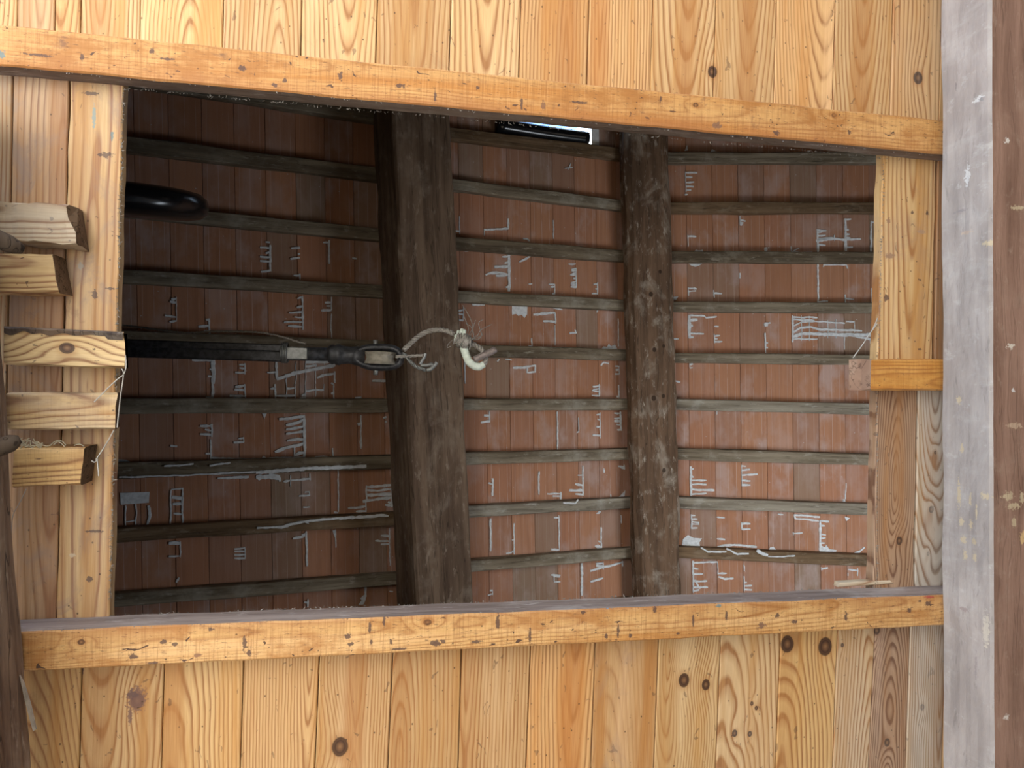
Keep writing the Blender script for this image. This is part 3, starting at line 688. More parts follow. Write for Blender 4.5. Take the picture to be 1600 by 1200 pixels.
M_BROWNFACE = oldwood('red_brown_beam_face', (0.30, 0.185, 0.14), (0.19, 0.11, 0.08), (0.44, 0.34, 0.27), 0.22, seed=8.2, grain=110, streak=0.5, bump=0.5, crack=0.15, ys=1.6, scuffs=sc2)
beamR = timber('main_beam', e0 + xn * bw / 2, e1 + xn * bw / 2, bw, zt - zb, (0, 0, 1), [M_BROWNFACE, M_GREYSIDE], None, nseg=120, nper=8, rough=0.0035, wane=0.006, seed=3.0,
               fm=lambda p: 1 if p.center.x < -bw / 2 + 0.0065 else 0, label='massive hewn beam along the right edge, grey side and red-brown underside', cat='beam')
zp = 1.515
pe = [U(-30, 150, zp), U(9, 640, zp), U(22, 900, zp), U(36, 1100, zp), U(45, 1200, zp), U(85, 1700, zp)]
pole = empty('rough_timber', (pe[0] + pe[-1]) / 2, 'splintered dark brown timber running up the lower left edge', 'timber')
pw = 0.10
po = catmull(pe, 22)
vs, fs = [], []
prof = []
for k in range(40):                                    # right face top -> bottom, underside, left face
    f = k / 39
    if f < 0.6: prof.append((0.0, -0.28 * f / 0.6))
    elif f < 0.8: prof.append((-pw * (f - 0.6) / 0.2, -0.28))
    else: prof.append((-pw, -0.28 + 0.28 * (f - 0.8) / 0.2))
n = len(prof)
for i, p in enumerate(po):
    for k, (x, z) in enumerate(prof):
        y = p.y
        d = 0.011 * fbm(Vector((k * 0.16, y * 1.1, 3)), 4) + 0.006 * fbm(Vector((k * 0.9, y * 2.2, 8)), 3)
        vs.append(p + Vector((x + (d if x > -0.05 else -d), 0, z * 1.0)))
for i in range(len(po) - 1):
    for k in range(n):
        fs.append((i * n + k, i * n + (k + 1) % n, (i + 1) * n + (k + 1) % n, (i + 1) * n + k))
fs.append(tuple(range(n))); fs.append(tuple((len(po) - 1) * n + k for k in range(n)))
mesh_obj('timber_body', vs, fs, M_BARK, pole)
vs = [q + Vector((0, 0, dz)) for q in (U(30, 1055, zp - .02), U(37, 1068, zp - .02), U(47, 1100, zp - .022), U(56, 1140, zp - .03), U(51.5, 1143, zp - .03), U(40, 1100, zp - .022)) for dz in (0, 0.004)]
fs = [(0, 2, 4, 6, 8, 10), (1, 3, 5, 7, 9, 11)] + [(2 * i, (2 * i + 2) % 12, (2 * i + 3) % 12, 2 * i + 1) for i in range(6)]
mesh_obj('splinter', vs, fs, simple('pale_splinter', (0.45, 0.40, 0.34), 0.8, var=0.3), pole)
# two dark sticks poking in at the left edge
def stick(pts, rad, label, z):
    q = catmull([U(x, y, zz) for x, y, zz in pts], 6)
    v_, f_ = sweep(q, [rad * (1 if i < len(q) - 3 else (0.9, 0.7, 0.45)[i - len(q) + 3]) for i in range(len(q))], 14)
    e = empty('dark_stick', q[0], label, 'stick')
    mesh_obj('shaft', v_, f_, M_DARKSTICK, e, smooth=True)
    return e
stick([(-44, 352, 1.39), (-10, 370, 1.40), (36, 391, 1.43)], 0.016, 'dark stick end poking in between the two upper left blocks', 0)
stick([(-22, 707, 1.41), (0, 699, 1.415), (31, 686, 1.43)], 0.016, 'dark round stick poking in above the lowest left block', 0)
# straw and cobweb
def strands(name, lines, r, mat, label, cat, z, kind=None):
    vs, fs = [], []
    for ln in lines:
        sweep(catmull([U(x, y, z + (q[0] if q else 0)) for x, y, *q in ln], 5), r, 5, vs=vs, fs=fs)
    return mesh_obj(name, vs, fs, mat, None, label=label, cat=cat, kind=kind)
M_STRAW = simple('dry_straw', (0.50, 0.45, 0.33), 0.8, var=0.3)
M_WEB = simple('dusty_cobweb', (0.46, 0.45, 0.42), 0.95, var=0.2)
rr = random.Random(31)
ln = []
for i in range(46):
    x = rr.uniform(12, 62); y = 692 + (x - 12) * 0.06 + rr.uniform(-7, 6)
    ln.append([(x, y), (x + rr.uniform(-6, 9), y + rr.uniform(-6, 3)), (x + rr.uniform(-5, 14), y + rr.uniform(-5, 6))])
ln += [[(78, 697), (84, 691), (92, 688), (99, 691), (103, 696)], [(84, 695), (90, 690), (96, 693), (101, 698)], [(58, 690), (66, 695), (74, 697), (82, 693)], [(116, 696), (124, 694), (131, 697)]]
strands('straw_tuft', ln, 0.0011, M_STRAW, 'tuft of grey straw caught on the lowest left block', 'straw', ZB + 0.005, 'stuff')
strands('cobweb_strand', [[(190, 576), (193, 585), (188, 622), (183, 668)], [(178, 672), (168, 690), (158, 706), (150, 718)], [(196, 555), (197, 572), (193, 585), (184, 592)], [(184, 592), (172, 603), (160, 615), (147, 628)], [(143, 720), (148, 722), (153, 717)], [(152, 718), (153, 730), (154, 744)]], 0.0012, M_WEB, 'dusty cobweb strand hanging over the ends of the left blocks', 'cobweb', ZB - 0.012)
strands('cobweb_strand', [[(1333, 559, 0.03), (1346, 541, .05), (1358, 523, .07), (1370, 506, .083)], [(1362, 517, .075), (1368, 505, .083), (1371, 497, .083)]], 0.0013, M_WEB, 'cobweb strand stretched above the right block to the board edge', 'cobweb', 1.515)
strands('cobweb_strand', [[(41, 764), (31, 785), (22, 800), (19, 810)], [(19, 810), (17, 850), (17, 870)]], 0.0008, M_WEB, 'thin cobweb strand below the lowest left block', 'cobweb', ZB + 0.002)

# ------------------------------------------------------------------ attic: tiled roof on rafters, purlin and ridge beam
PHI = 0.034
RX = Vector((math.cos(PHI), -math.sin(PHI), 0)); RY = Vector((math.sin(PHI), math.cos(PHI), 0)); UPZ = Vector((0, 0, 1))
AL, AR = math.radians(12.5), math.radians(13)
d_ = ray(1020, 600)
r_ = Vector(((1020 - 800) / F, 0, 1)) * 4.33
PR = CAM + Vector((r_.dot(ex), r_.dot(ey), r_.dot(ez)))       # ridge point
class Slope:
    def __init__(self, a, sgn):
        self.sl = RX * math.cos(a) + UPZ * math.sin(a) * sgn   # along +X
        self.n = RX * (-math.sin(a) * sgn) + UPZ * math.cos(a)
    def hit(self, px, py, off=0.0):                            # off = distance under the tile plane
        d = ray(px, py)
        s = ((PR - CAM).dot(self.n) - off) / d.dot(self.n)
        return CAM + d * s
    def st(self, P):
        q = P - PR
        return q.dot(self.sl), q.dot(RY)
    def pt(self, s, t, off=0.0):
        return PR + self.sl * s + RY * t - self.n * off
LS, RS = Slope(AL, 1), Slope(AR, -1)
roof = empty('roof', PR, kind='structure')

RAFL = [[(200, 224), (585, 271)], [(325, 340), (590, 366)], [(192, 431), (595, 455)], [(200, 527), (600, 542)], [(195, 635), (604, 634)], [(185, 736), (609, 722)], [(200, 836), (615, 811)], [(205, 937), (620, 905)]]
RAFM = [[(702, 207), (975, 240)], [(705, 287), (976, 321)], [(710, 379), (979, 400)], [(715, 462), (979, 477)], [(720, 547), (981, 555)], [(724, 632), (984, 632)], [(727, 717), (986, 710)], [(733, 800), (988, 786)], [(738, 885), (991, 864)]]
RAFR = [[(1044, 246), (1375, 246)], [(1045, 324), (1377, 324)], [(1046, 401), (1375, 402)], [(1050, 479), (1371, 481)], [(1054, 559), (1370, 562)], [(1057, 632), (1370, 640)], [(1060, 710), (1369, 719)], [(1062, 786), (1364, 797)], [(1065, 864), (1362, 877)]]
RW = 0.066; RH = 0.055
def raf_lines(data, S_, n0, n1):
    """list of (t at s=0, dt/ds) and extrapolated neighbours"""
    L_ = []
    for (p, q) in data:
        s0, t0 = S_.st(S_.hit(*p, RH)); s1, t1 = S_.st(S_.hit(*q, RH))
        k = (t1 - t0) / (s1 - s0); L_.append((t0 - k * s0, k))
    pre = [(L_[0][0] - 0.30 * (j + 1), L_[0][1]) for j in range(n0)][::-1]
    post = [(L_[-1][0] + 0.30 * (j + 1), L_[-1][1]) for j in range(n1)]
    return pre + L_ + post
LL = raf_lines(RAFL, LS, 6, 5); LM = raf_lines(RAFM, LS, 5, 5); LR = raf_lines(RAFR, RS, 5, 5)
S_PUR = LS.st(LS.hit(662, 600))[0]           # where the purlin crosses
S_FARL, S_FARR = -4.05, 3.5
rid = 0
MIDW = {4: 2, 5: 0}
def rafter(S_, ln, s0, s1, i, mat):
    a = S_.pt(s0, ln[0] + ln[1] * s0); b = S_.pt(s1, ln[0] + ln[1] * s1)
    timber('rafter', a, b, RW * random.Random(i).uniform(0.9, 1.08), RH, S_.n, mat, roof, nseg=26, nper=2, rough=0.0045, wane=0.004, seed=i * 1.9, freq=3.0)
for i, ln in enumerate(LL):
    rafter(LS, ln, S_FARL, S_PUR + 0.02, 100 + i, M_RAFTER[(0, 1, 0, 1, 2, 0, 1, 0)[i % 8]])
for i, ln in enumerate(LM):
    rafter(LS, ln, S_PUR - 0.02, -0.03, 200 + i, M_RAFTER[(1, 0, 0, 3, 0, 2, 0, 1, 0)[i % 9]])
for i, ln in enumerate(LR):
    rafter(RS, ln, 0.03, S_FARR, 300 + i, M_RAFTER[(0, 3, 0, 3, 2, 0, 2, 1, 0)[i % 9]])

# terracotta tiles laid on the rafters
def tile_mesh(w, l, th=0.022):
    bm = bmesh.new(); c = 0.0022
    x0, x1, y0, y1 = -w / 2 + 0.0006, w / 2 - 0.0006, -l / 2 + 0.002, l / 2 - 0.002
    lo = [bm.verts.new(v) for v in ((x0 + c, y0, 0), (x1 - c, y0, 0), (x1 - c, y1, 0), (x0 + c, y1, 0))]
    mi = [bm.verts.new(v) for v in ((x0, y0, c), (x1, y0, c), (x1, y1, c), (x0, y1, c))]
    hi = [bm.verts.new(v) for v in ((x0, y0, th), (x1, y0, th), (x1, y1, th), (x0, y1, th))]
    bm.faces.new(lo[::-1]); bm.faces.new(hi)
    for A in ((lo, mi), (mi, hi)):
        for k in range(4):
            bm.faces.new((A[0][k], A[0][(k + 1) % 4], A[1][(k + 1) % 4], A[1][k]))
    bmesh.ops.recalc_face_normals(bm, faces=bm.faces[:])
    me = bpy.data.meshes.new('tile'); bm.to_mesh(me); bm.free(); me.materials.append(M_TILE)
    return me
WL, WR = 0.1415, 0.1555
TM = {'L': tile_mesh(WL, 0.306), 'R': tile_mesh(WR, 0.302)}
LOCR = Vector(PR)
cam_inv = cam.matrix_world.inverted()
def pix(P):
    q = cam_inv @ P
    return 800 + F * q.x / -q.z, 600 - F * q.y / -q.z
SKY_PX = (788, 936)
extra_v, extra_f = [], []
tcount = [0]
def add_tile(S_, key, w, s, t, ang, vis):
    rr = random.Random(int(s * 1000) * 77 + int(t * 1000))
    za = (S_.n + S_.sl * rr.uniform(-0.010, 0.010) + RY * rr.uniform(-0.008, 0.008)).normalized()
    ya = (RY + S_.sl * 0.0 - S_.sl * ang * 0.0).normalized()
    xa = ya.cross(za).normalized(); ya = za.cross(xa)
    o_ = S_.pt(s, t) + S_.n * (0.0025 + rr.uniform(-0.0015, 0.0015))
    M = frame(o_, xa, ya, za)
    if vis:
        o = bpy.data.objects.new('tile', TM[key]); COL.objects.link(o); o.parent = roof
        place(o, M, roof); tcount[0] += 1
    else:
        b = len(extra_v)
        for v in TM[key].vertices: extra_v.append(M @ v.co)
        for p in TM[key].polygons: extra_f.append(tuple(b + k for k in p.vertices))
def lay(S_, key, w, lines_of, phase, s0, s1, n):
    k0 = math.floor((s0 - phase) / w); k1 = math.ceil((s1 - phase) / w)
    for k in range(k0, k1):
        s = phase + (k + 0.5) * w
        if s < s0 or s > s1: continue
        lines = lines_of(s)
        for i in range(len(lines) - 1):
            t = (lines[i][0] + lines[i][1] * s + lines[i + 1][0] + lines[i + 1][1] * s) / 2
            px, py = pix(S_.pt(s, t))
            if key == 'L' and SKY_PX[0] < px < SKY_PX[1] and -60 < py < 215: continue
            vis = 165 < px < 1400 and (115 + 0.095 * px) < py + 42 and py - 42 < 965 - 0.035 * px
            add_tile(S_, key, w, s, t, 0, vis)
ph_l = LS.st(LS.hit(866, 470))[0]; ph_r = RS.st(RS.hit(1196, 470))[0]
LLs = LL[1:]           # same number of rows on both sides of the purlin
lay(LS, 'L', WL, lambda s: (LL if s < S_PUR else LM), ph_l, S_FARL, -0.02, 0)
lay(RS, 'R', WR, lambda s: LR, ph_r, 0.02, S_FARR, 0)
mesh_obj('tile_field', extra_v, extra_f, M_TILE, roof, Matrix.Identity(4), kind='stuff')
# mortar bed closing the roof above the tiles (leaves the roof window open)
def bed(name, S_, s0, s1, t0, t1, hole=None):
    rects = [(s0, s1, t0, t1)]
    if hole:
        a, b, c, d = hole
        rects = [(s0, a, t0, t1), (b, s1, t0, t1), (a, b, t0, c), (a, b, d, t1)]
    vs, fs = [], []
    for (p, q, r, s) in rects:
        b0 = len(vs)
        for off in (-0.027, -0.07):
            vs += [S_.pt(p, r, off), S_.pt(q, r, off), S_.pt(q, s, off), S_.pt(p, s, off)]
        fs += [(b0, b0 + 1, b0 + 2, b0 + 3), (b0 + 4, b0 + 5, b0 + 6, b0 + 7)] + [(b0 + k, b0 + (k + 1) % 4, b0 + 4 + (k + 1) % 4, b0 + 4 + k) for k in range(4)]
    return mesh_obj(name, vs, fs, M_MORTAR, roof)
T0, T1 = -3.3, 2.9
hs0 = LS.st(LS.hit(SKY_PX[0] + 4, 200))[0]; hs1 = LS.st(LS.hit(SKY_PX[1] - 2, 200))[0]
lo_ = LM[5]                                   # rafter just under the window
sm = (hs0 + hs1) / 2
ht1 = lo_[0] + lo_[1] * sm + 0.0; ht0 = ht1 - 1.15
bed('mortar_bed', LS, S_FARL, 0.04, T0, T1, (hs0, hs1, ht0, ht1))
bed('mortar_bed', RS, -0.03, S_FARR, T0, T1)

# purlin and ridge beam
def beam_between(name, pxa, pxb, w, h, up, off, S_, mat, label, wane, rough, seed, x_ext=1.0):
    a = S_.hit(*pxa, off); b = S_.hit(*pxb, off)
    d = (b - a); a2 = a - d * x_ext; b2 = b + d * x_ext
    return timber(name, a2, b2, w, h, up, mat, None, nseg=150, nper=7, rough=rough, wane=wane, seed=seed, label=label, cat='beam')
pur_up = (LS.n + LS.sl * -0.10).normalized()
beam_between('purlin_beam', (626, 190), (663, 935), 0.30, 0.29, pur_up, RH + 0.002, LS, M_BEAM, 'wide dark purlin beam crossing the attic left of the narrower ridge beam', 0.012, 0.008, 1.0, 1.1)
beam_between('ridge_beam', (1000, 215), (1020, 930), 0.275, 0.125, UPZ, 0.068, LS, M_RIDGE, 'narrower stained dark ridge beam crossing the attic, right of the wide purlin', 0.03, 0.010, 7.0, 1.1)

# ------------------------------------------------------------------ mortar squeezed through the tile joints
MV, MF = [], []
def ribbon(pts, w, on_rafter=False):
    """pts in picture pixels on the roof; w in pixels"""
    off = (RH + 0.0075) if on_rafter else 0.0018
    q = []
    for (x, y) in pts:
        S_ = LS if x < 1020 else RS
        q.append((S_.hit(x, y, off), S_))
    # resample with wobble
    out = []
    for i in range(len(q) - 1):
        L = (q[i + 1][0] - q[i][0]).length; n = max(1, int(L / 0.012))
        for k in range(n): out.append((q[i][0].lerp(q[i + 1][0], k / n), q[i][1]))
    out.append(q[-1])
    b0 = len(MV); m = w / 180.0 / 2
    for i, (p, S_) in enumerate(out):
        t = (out[min(i + 1, len(out) - 1)][0] - out[max(i - 1, 0)][0]).normalized()
        v = t.cross(S_.n).normalized()
        r = m * (1 + 0.5 * fbm(p * 60, 2))
        if i in (0, len(out) - 1): r *= 0.75
        p = p + v * fbm(p * 25 + Vector((5, 5, 5)), 2) * 0.003
        MV.extend([p + v * r + S_.n * 0.004, p + v * r * 0.8 - S_.n * 0.0015, p - v * r * 0.8 - S_.n * 0.0015, p - v * r + S_.n * 0.004])
    for i in range(len(out) - 1):
        for k in range(4):
            a = b0 + 4 * i
            MF.append((a + k, a + (k + 1) % 4, a + 4 + (k + 1) % 4, a + 4 + k))
    e = b0 + 4 * (len(out) - 1)
    MF.append((b0, b0 + 1, b0 + 2, b0 + 3)); MF.append((e, e + 1, e + 2, e + 3))
def blob(pts):
    q = []
    c = Vector((sum(p[0] for p in pts) / len(pts), sum(p[1] for p in pts) / len(pts)))
    S_ = LS if c.x < 1020 else RS
    b0 = len(MV)
    for off in (-0.004, 0.0030):
        MV.append(S_.hit(c.x, c.y, off))
        for (x, y) in pts: MV.append(S_.hit(x, y, off))
    n = len(pts)
    for k in range(n):
        k2 = (k + 1) % n
        MF.append((b0, b0 + 1 + k, b0 + 1 + k2)); MF.append((b0 + n + 1, b0 + n + 2 + k, b0 + n + 2 + k2))
        MF.append((b0 + 1 + k, b0 + 1 + k2, b0 + n + 2 + k2, b0 + n + 2 + k))
def Z(ox, oy, items):
    """strokes noted in quarter pixels from the corner ox,oy: ('c', seam x, y0, y1, width, [(y, x end) ...]) is a run of mortar
    along a joint with drips off it, ('l', width, pts) a line, ('r', width, pts) a line on a rafter, ('b', pts) a blob"""
    g = lambda x, y: (ox + x / 4, oy + y / 4)
    for it in items:
        if it[0] == 'c':
            _, sx, y0, y1, w, dr = it
            if w: ribbon([g(sx, y0), g(sx + 2, y1)], w / 4)
            for (y, xe, *ww) in dr:
                dy = random.Random(int(y + xe)).uniform(-8, 8)
                ribbon([g(sx, y), g((sx + xe) / 2, y + dy * 0.5), g(xe, y + dy)], (ww[0] if ww else 8) / 4)
        elif it[0] == 'l': ribbon([g(*p) for p in it[2]], it[1] / 4)
        elif it[0] == 'r': ribbon([g(*p) for p in it[2]], it[1] / 4, True)
        elif it[0] == 'b': blob([g(*p) for p in it[1]])
Z(400, 300, [('c', 88, 330, 495, 7, [(315, 60), (350, 25), (375, 60), (408, 25), (435, 25), (490, 30)]), ('c', 275, 510, 548, 5, [(345, 220), (385, 262), (410, 215), (522, 235)]),
    ('c', 456, 300, 450, 8, [(315, 418, 10)]), ('c', 630, 410, 425, 0, [(418, 602)]), ('c', 292, 650, 860, 7, [(660, 258), (715, 255, 10), (750, 205), (785, 240), (812, 175), (842, 200)]),
    ('c', 470, 655, 740, 5, [(690, 430), (712, 440), (738, 408)]), ('l', 4, [(470, 760), (471, 910)]), ('c', 1272, 150, 265, 4, [(245, 1240)]), ('c', 1425, 230, 272, 4, []), ('l', 9, [(1430, 238), (1575, 228), (1577, 165)]),
    ('l', 9, [(1290, 360), (1338, 362)]), ('c', 1582, 380, 622, 12, [(405, 1540), (440, 1555), (465, 1490, 12), (520, 1500, 10), (590, 1562)]), ('l', 10, [(1435, 518), (1465, 505), (1520, 503), (1580, 520)]),
    ('c', 1295, 720, 805, 4, [(735, 1262), (765, 1262), (805, 1262)]), ('l', 10, [(1350, 702), (1430, 704)]), ('l', 14, [(128, 1170), (250, 1130), (440, 1092), (495, 1080)]), ('l', 12, [(310, 1062), (495, 1056)]),
    ('l', 9, [(310, 1090), (380, 1082)]), ('l', 9, [(125, 1062), (130, 1170)]), ('l', 3, [(190, 1160), (190, 1200)]), ('l', 3, [(250, 1060), (250, 1200)]), ('l', 3, [(310, 1060), (310, 1200)]), ('l', 3, [(375, 1060), (375, 1200)]), ('l', 3, [(430, 1060), (430, 1110)]),
    ('l', 9, [(380, 1160), (430, 1142), (490, 1138)]), ('l', 7, [(70, 1130), (125, 1126)]), ('l', 9, [(725, 1182), (812, 1178)]), ('c', 1305, 1040, 1198, 6, []), ('c', 490, 1120, 1195, 6, []), ('l', 8, [(1510, 1060), (1520, 1045)]), ('l', 6, [(1560, 1045), (1600, 1050)])])
Z(800, 300, [('c', 258, 175, 292, 4, []), ('l', 7, [(70, 290), (95, 293), (110, 306)]), ('l', 9, [(45, 435), (90, 415), (120, 392)]), ('c', 398, 450, 460, 0, [(450, 355)]), ('c', 400, 475, 600, 6, [(478, 372), (492, 372), (505, 375), (520, 365), (538, 382), (560, 370), (575, 368), (588, 368), (598, 368)]),
    ('c', 266, 575, 640, 5, [(578, 230), (592, 245), (635, 252)]), ('l', 8, [(105, 575), (126, 575)]), ('c', 534, 565, 642, 5, [(575, 510), (605, 522), (638, 500)]), ('b', [(0, 708), (96, 712), (94, 765), (78, 788), (62, 765), (40, 775), (25, 762), (0, 768)]),
    ('l', 12, [(135, 766), (200, 760), (270, 755)]), ('c', 270, 755, 822, 8, [(808, 195, 10)]), ('l', 8, [(260, 725), (315, 735)]), ('l', 8, [(542, 718), (530, 752)]), ('l', 9, [(360, 883), (405, 880)]), ('l', 5, [(392, 860), (402, 882)]), ('c', 664, 790, 965, 4, []), ('c', 268, 830, 960, 3, []),
    ('b', [(555, 988), (570, 965), (590, 975), (605, 948), (625, 972), (643, 952), (662, 988)]), ('c', 124, 912, 965, 5, [(963, 105)]), ('l', 10, [(5, 1098), (80, 1098), (145, 1082)]), ('l', 8, [(95, 1100), (95, 1128), (145, 1125), (145, 1080)]), ('l', 9, [(555, 1085), (575, 1064), (605, 1070)]),
    ('c', 670, 1090, 1140, 3, [(1092, 645), (1112, 648), (1138, 645)]), ('c', 1100, 268, 340, 4, [(275, 1152)]), ('c', 1424, 150, 205, 5, [(176, 1460), (190, 1445), (204, 1440)]), ('b', [(1135, 375), (1150, 360), (1170, 366), (1192, 360), (1195, 372)]), ('b', [(1105, 448), (1190, 448), (1165, 462), (1145, 468), (1120, 460)]),
    ('c', 1102, 595, 648, 5, [(600, 1155), (622, 1150)]), ('c', 1262, 612, 660, 5, [(630, 1312)]), ('b', [(992, 668), (1010, 655), (1040, 652), (1025, 676), (1000, 680)]), ('c', 1108, 768, 915, 16, [(772, 1205), (800, 1160, 14), (840, 1130, 12), (882, 1200, 9), (908, 1135)]), ('l', 8, [(1200, 773), (1215, 785), (1280, 780)]),
    ('c', 1264, 885, 945, 5, [(840, 1292), (900, 1300), (918, 1285), (935, 1315)]), ('l', 8, [(1008, 917), (1042, 917)]), ('c', 1585, 345, 372, 14, []), ('c', 1586, 815, 840, 18, []), ('c', 1583, 880, 1005, 7, [(940, 1600), (970, 1600)]), ('c', 1112, 1070, 1105, 4, [(1078, 1130), (1100, 1128)]), ('l', 8, [(1020, 1183), (1052, 1188)]),
    ('c', 1424, 505, 540, 6, []), ('c', 1098, 160, 170, 0, [(14, 1080)])])
Z(1200, 300, [('c', 310, 232, 378, 10, [(235, 365), (252, 340), (272, 360), (292, 370, 12), (328, 360)]), ('l', 14, [(300, 305), (350, 296), (410, 290)]), ('l', 9, [(410, 292), (470, 298), (580, 295)]), ('l', 5, [(415, 268), (415, 305)]), ('c', 484, 165, 370, 11, [(170, 520), (240, 505, 10), (265, 510), (282, 515, 10), (345, 530, 10)]),
    ('c', 644, 180, 378, 8, [(190, 668)]), ('l', 6, [(145, 340), (147, 375), (195, 352)]), ('l', 7, [(150, 375), (310, 379)]), ('l', 7, [(345, 468), (350, 453), (490, 456), (496, 480)]), ('c', 312, 450, 690, 8, [(685, 375)]), ('c', 482, 640, 690, 6, [(664, 536)]), ('c', 648, 600, 690, 4, []),
    ('c', 154, 770, 940, 9, [(782, 310), (796, 290)]), ('l', 7, [(155, 840), (210, 812), (300, 808), (480, 820)]), ('l', 8, [(488, 808), (542, 810)]), ('l', 10, [(155, 880), (200, 850), (270, 842), (330, 860), (480, 862), (588, 868)]), ('l', 16, [(155, 905), (220, 885), (330, 888), (480, 892), (675, 890)]), ('l', 7, [(155, 918), (310, 919)]), ('l', 10, [(480, 888), (560, 905), (655, 922)]),
    ('l', 3, [(210, 770), (210, 930)]), ('l', 3, [(258, 790), (258, 930)]), ('l', 3, [(375, 800), (375, 915)]), ('l', 3, [(425, 795), (425, 915)]), ('l', 3, [(541, 808), (541, 880)]), ('l', 6, [(640, 925), (645, 962)]), ('l', 4, [(480, 900), (478, 985)]), ('l', 8, [(0, 820), (14, 818)]), ('l', 6, [(0, 350), (8, 350)])])
Z(0, 300, [('c', 1100, 655, 810, 3, [(665, 1070), (690, 1062, 10), (780, 1030), (805, 1060, 10)]), ('c', 1306, 790, 900, 6, [(795, 1288), (835, 1240, 10), (870, 1275), (900, 1275)]), ('c', 1330, 1038, 1200, 14, [(1050, 1200, 10), (1110, 1310), (1150, 1300, 10)]), ('c', 1530, 1070, 1140, 5, [(1080, 1495), (1105, 1497), (1130, 1470, 10)])])
Z(0, 600, [('c', 1328, 0, 92, 9, [(90, 1285, 10)]), ('c', 1530, 0, 92, 5, [(10, 1470, 10), (40, 1465, 10), (75, 1435, 10), (92, 1460)]), ('c', 1322, 250, 330, 8, [(262, 1250, 10), (290, 1280), (320, 1250, 10)]), ('c', 1318, 345, 480, 5, [(438, 1285)]), ('l', 8, [(1320, 460), (1450, 470), (1600, 468)]), ('l', 9, [(1065, 385), (1108, 390)]), ('c', 1524, 330, 365, 4, [(340, 1490), (362, 1460, 10)]),
    ('r', 7, [(1025, 515), (1210, 498)]), ('r', 7, [(1310, 510), (1440, 490)]), ('r', 6, [(745, 583), (1180, 570), (1600, 548)]), ('l', 10, [(1360, 590), (1555, 580)]), ('b', [(750, 680), (935, 675), (930, 742), (850, 748), (755, 755)]), ('l', 4, [(785, 760), (785, 900)]), ('l', 4, [(850, 750), (850, 890)]), ('l', 9, [(860, 880), (885, 895), (915, 890), (937, 830), (930, 760)]), ('l', 6, [(785, 860), (840, 852)]),
    ('l', 6, [(1070, 660), (1140, 655), (1140, 870)]), ('l', 5, [(1070, 660), (1065, 880)]), ('c', 1140, 700, 760, 6, [(715, 1075, 14), (750, 1080, 10), (815, 1085)]), ('c', 1530, 1018, 1095, 4, [(1025, 1465), (1045, 1465), (1066, 1465), (1090, 1465)]), ('c', 1126, 985, 1085, 4, [(995, 1055, 12), (1076, 1055)]), ('b', [(740, 470), (790, 475), (825, 490), (740, 498)]), ('l', 7, [(1100, 1240), (1120, 1210)])])
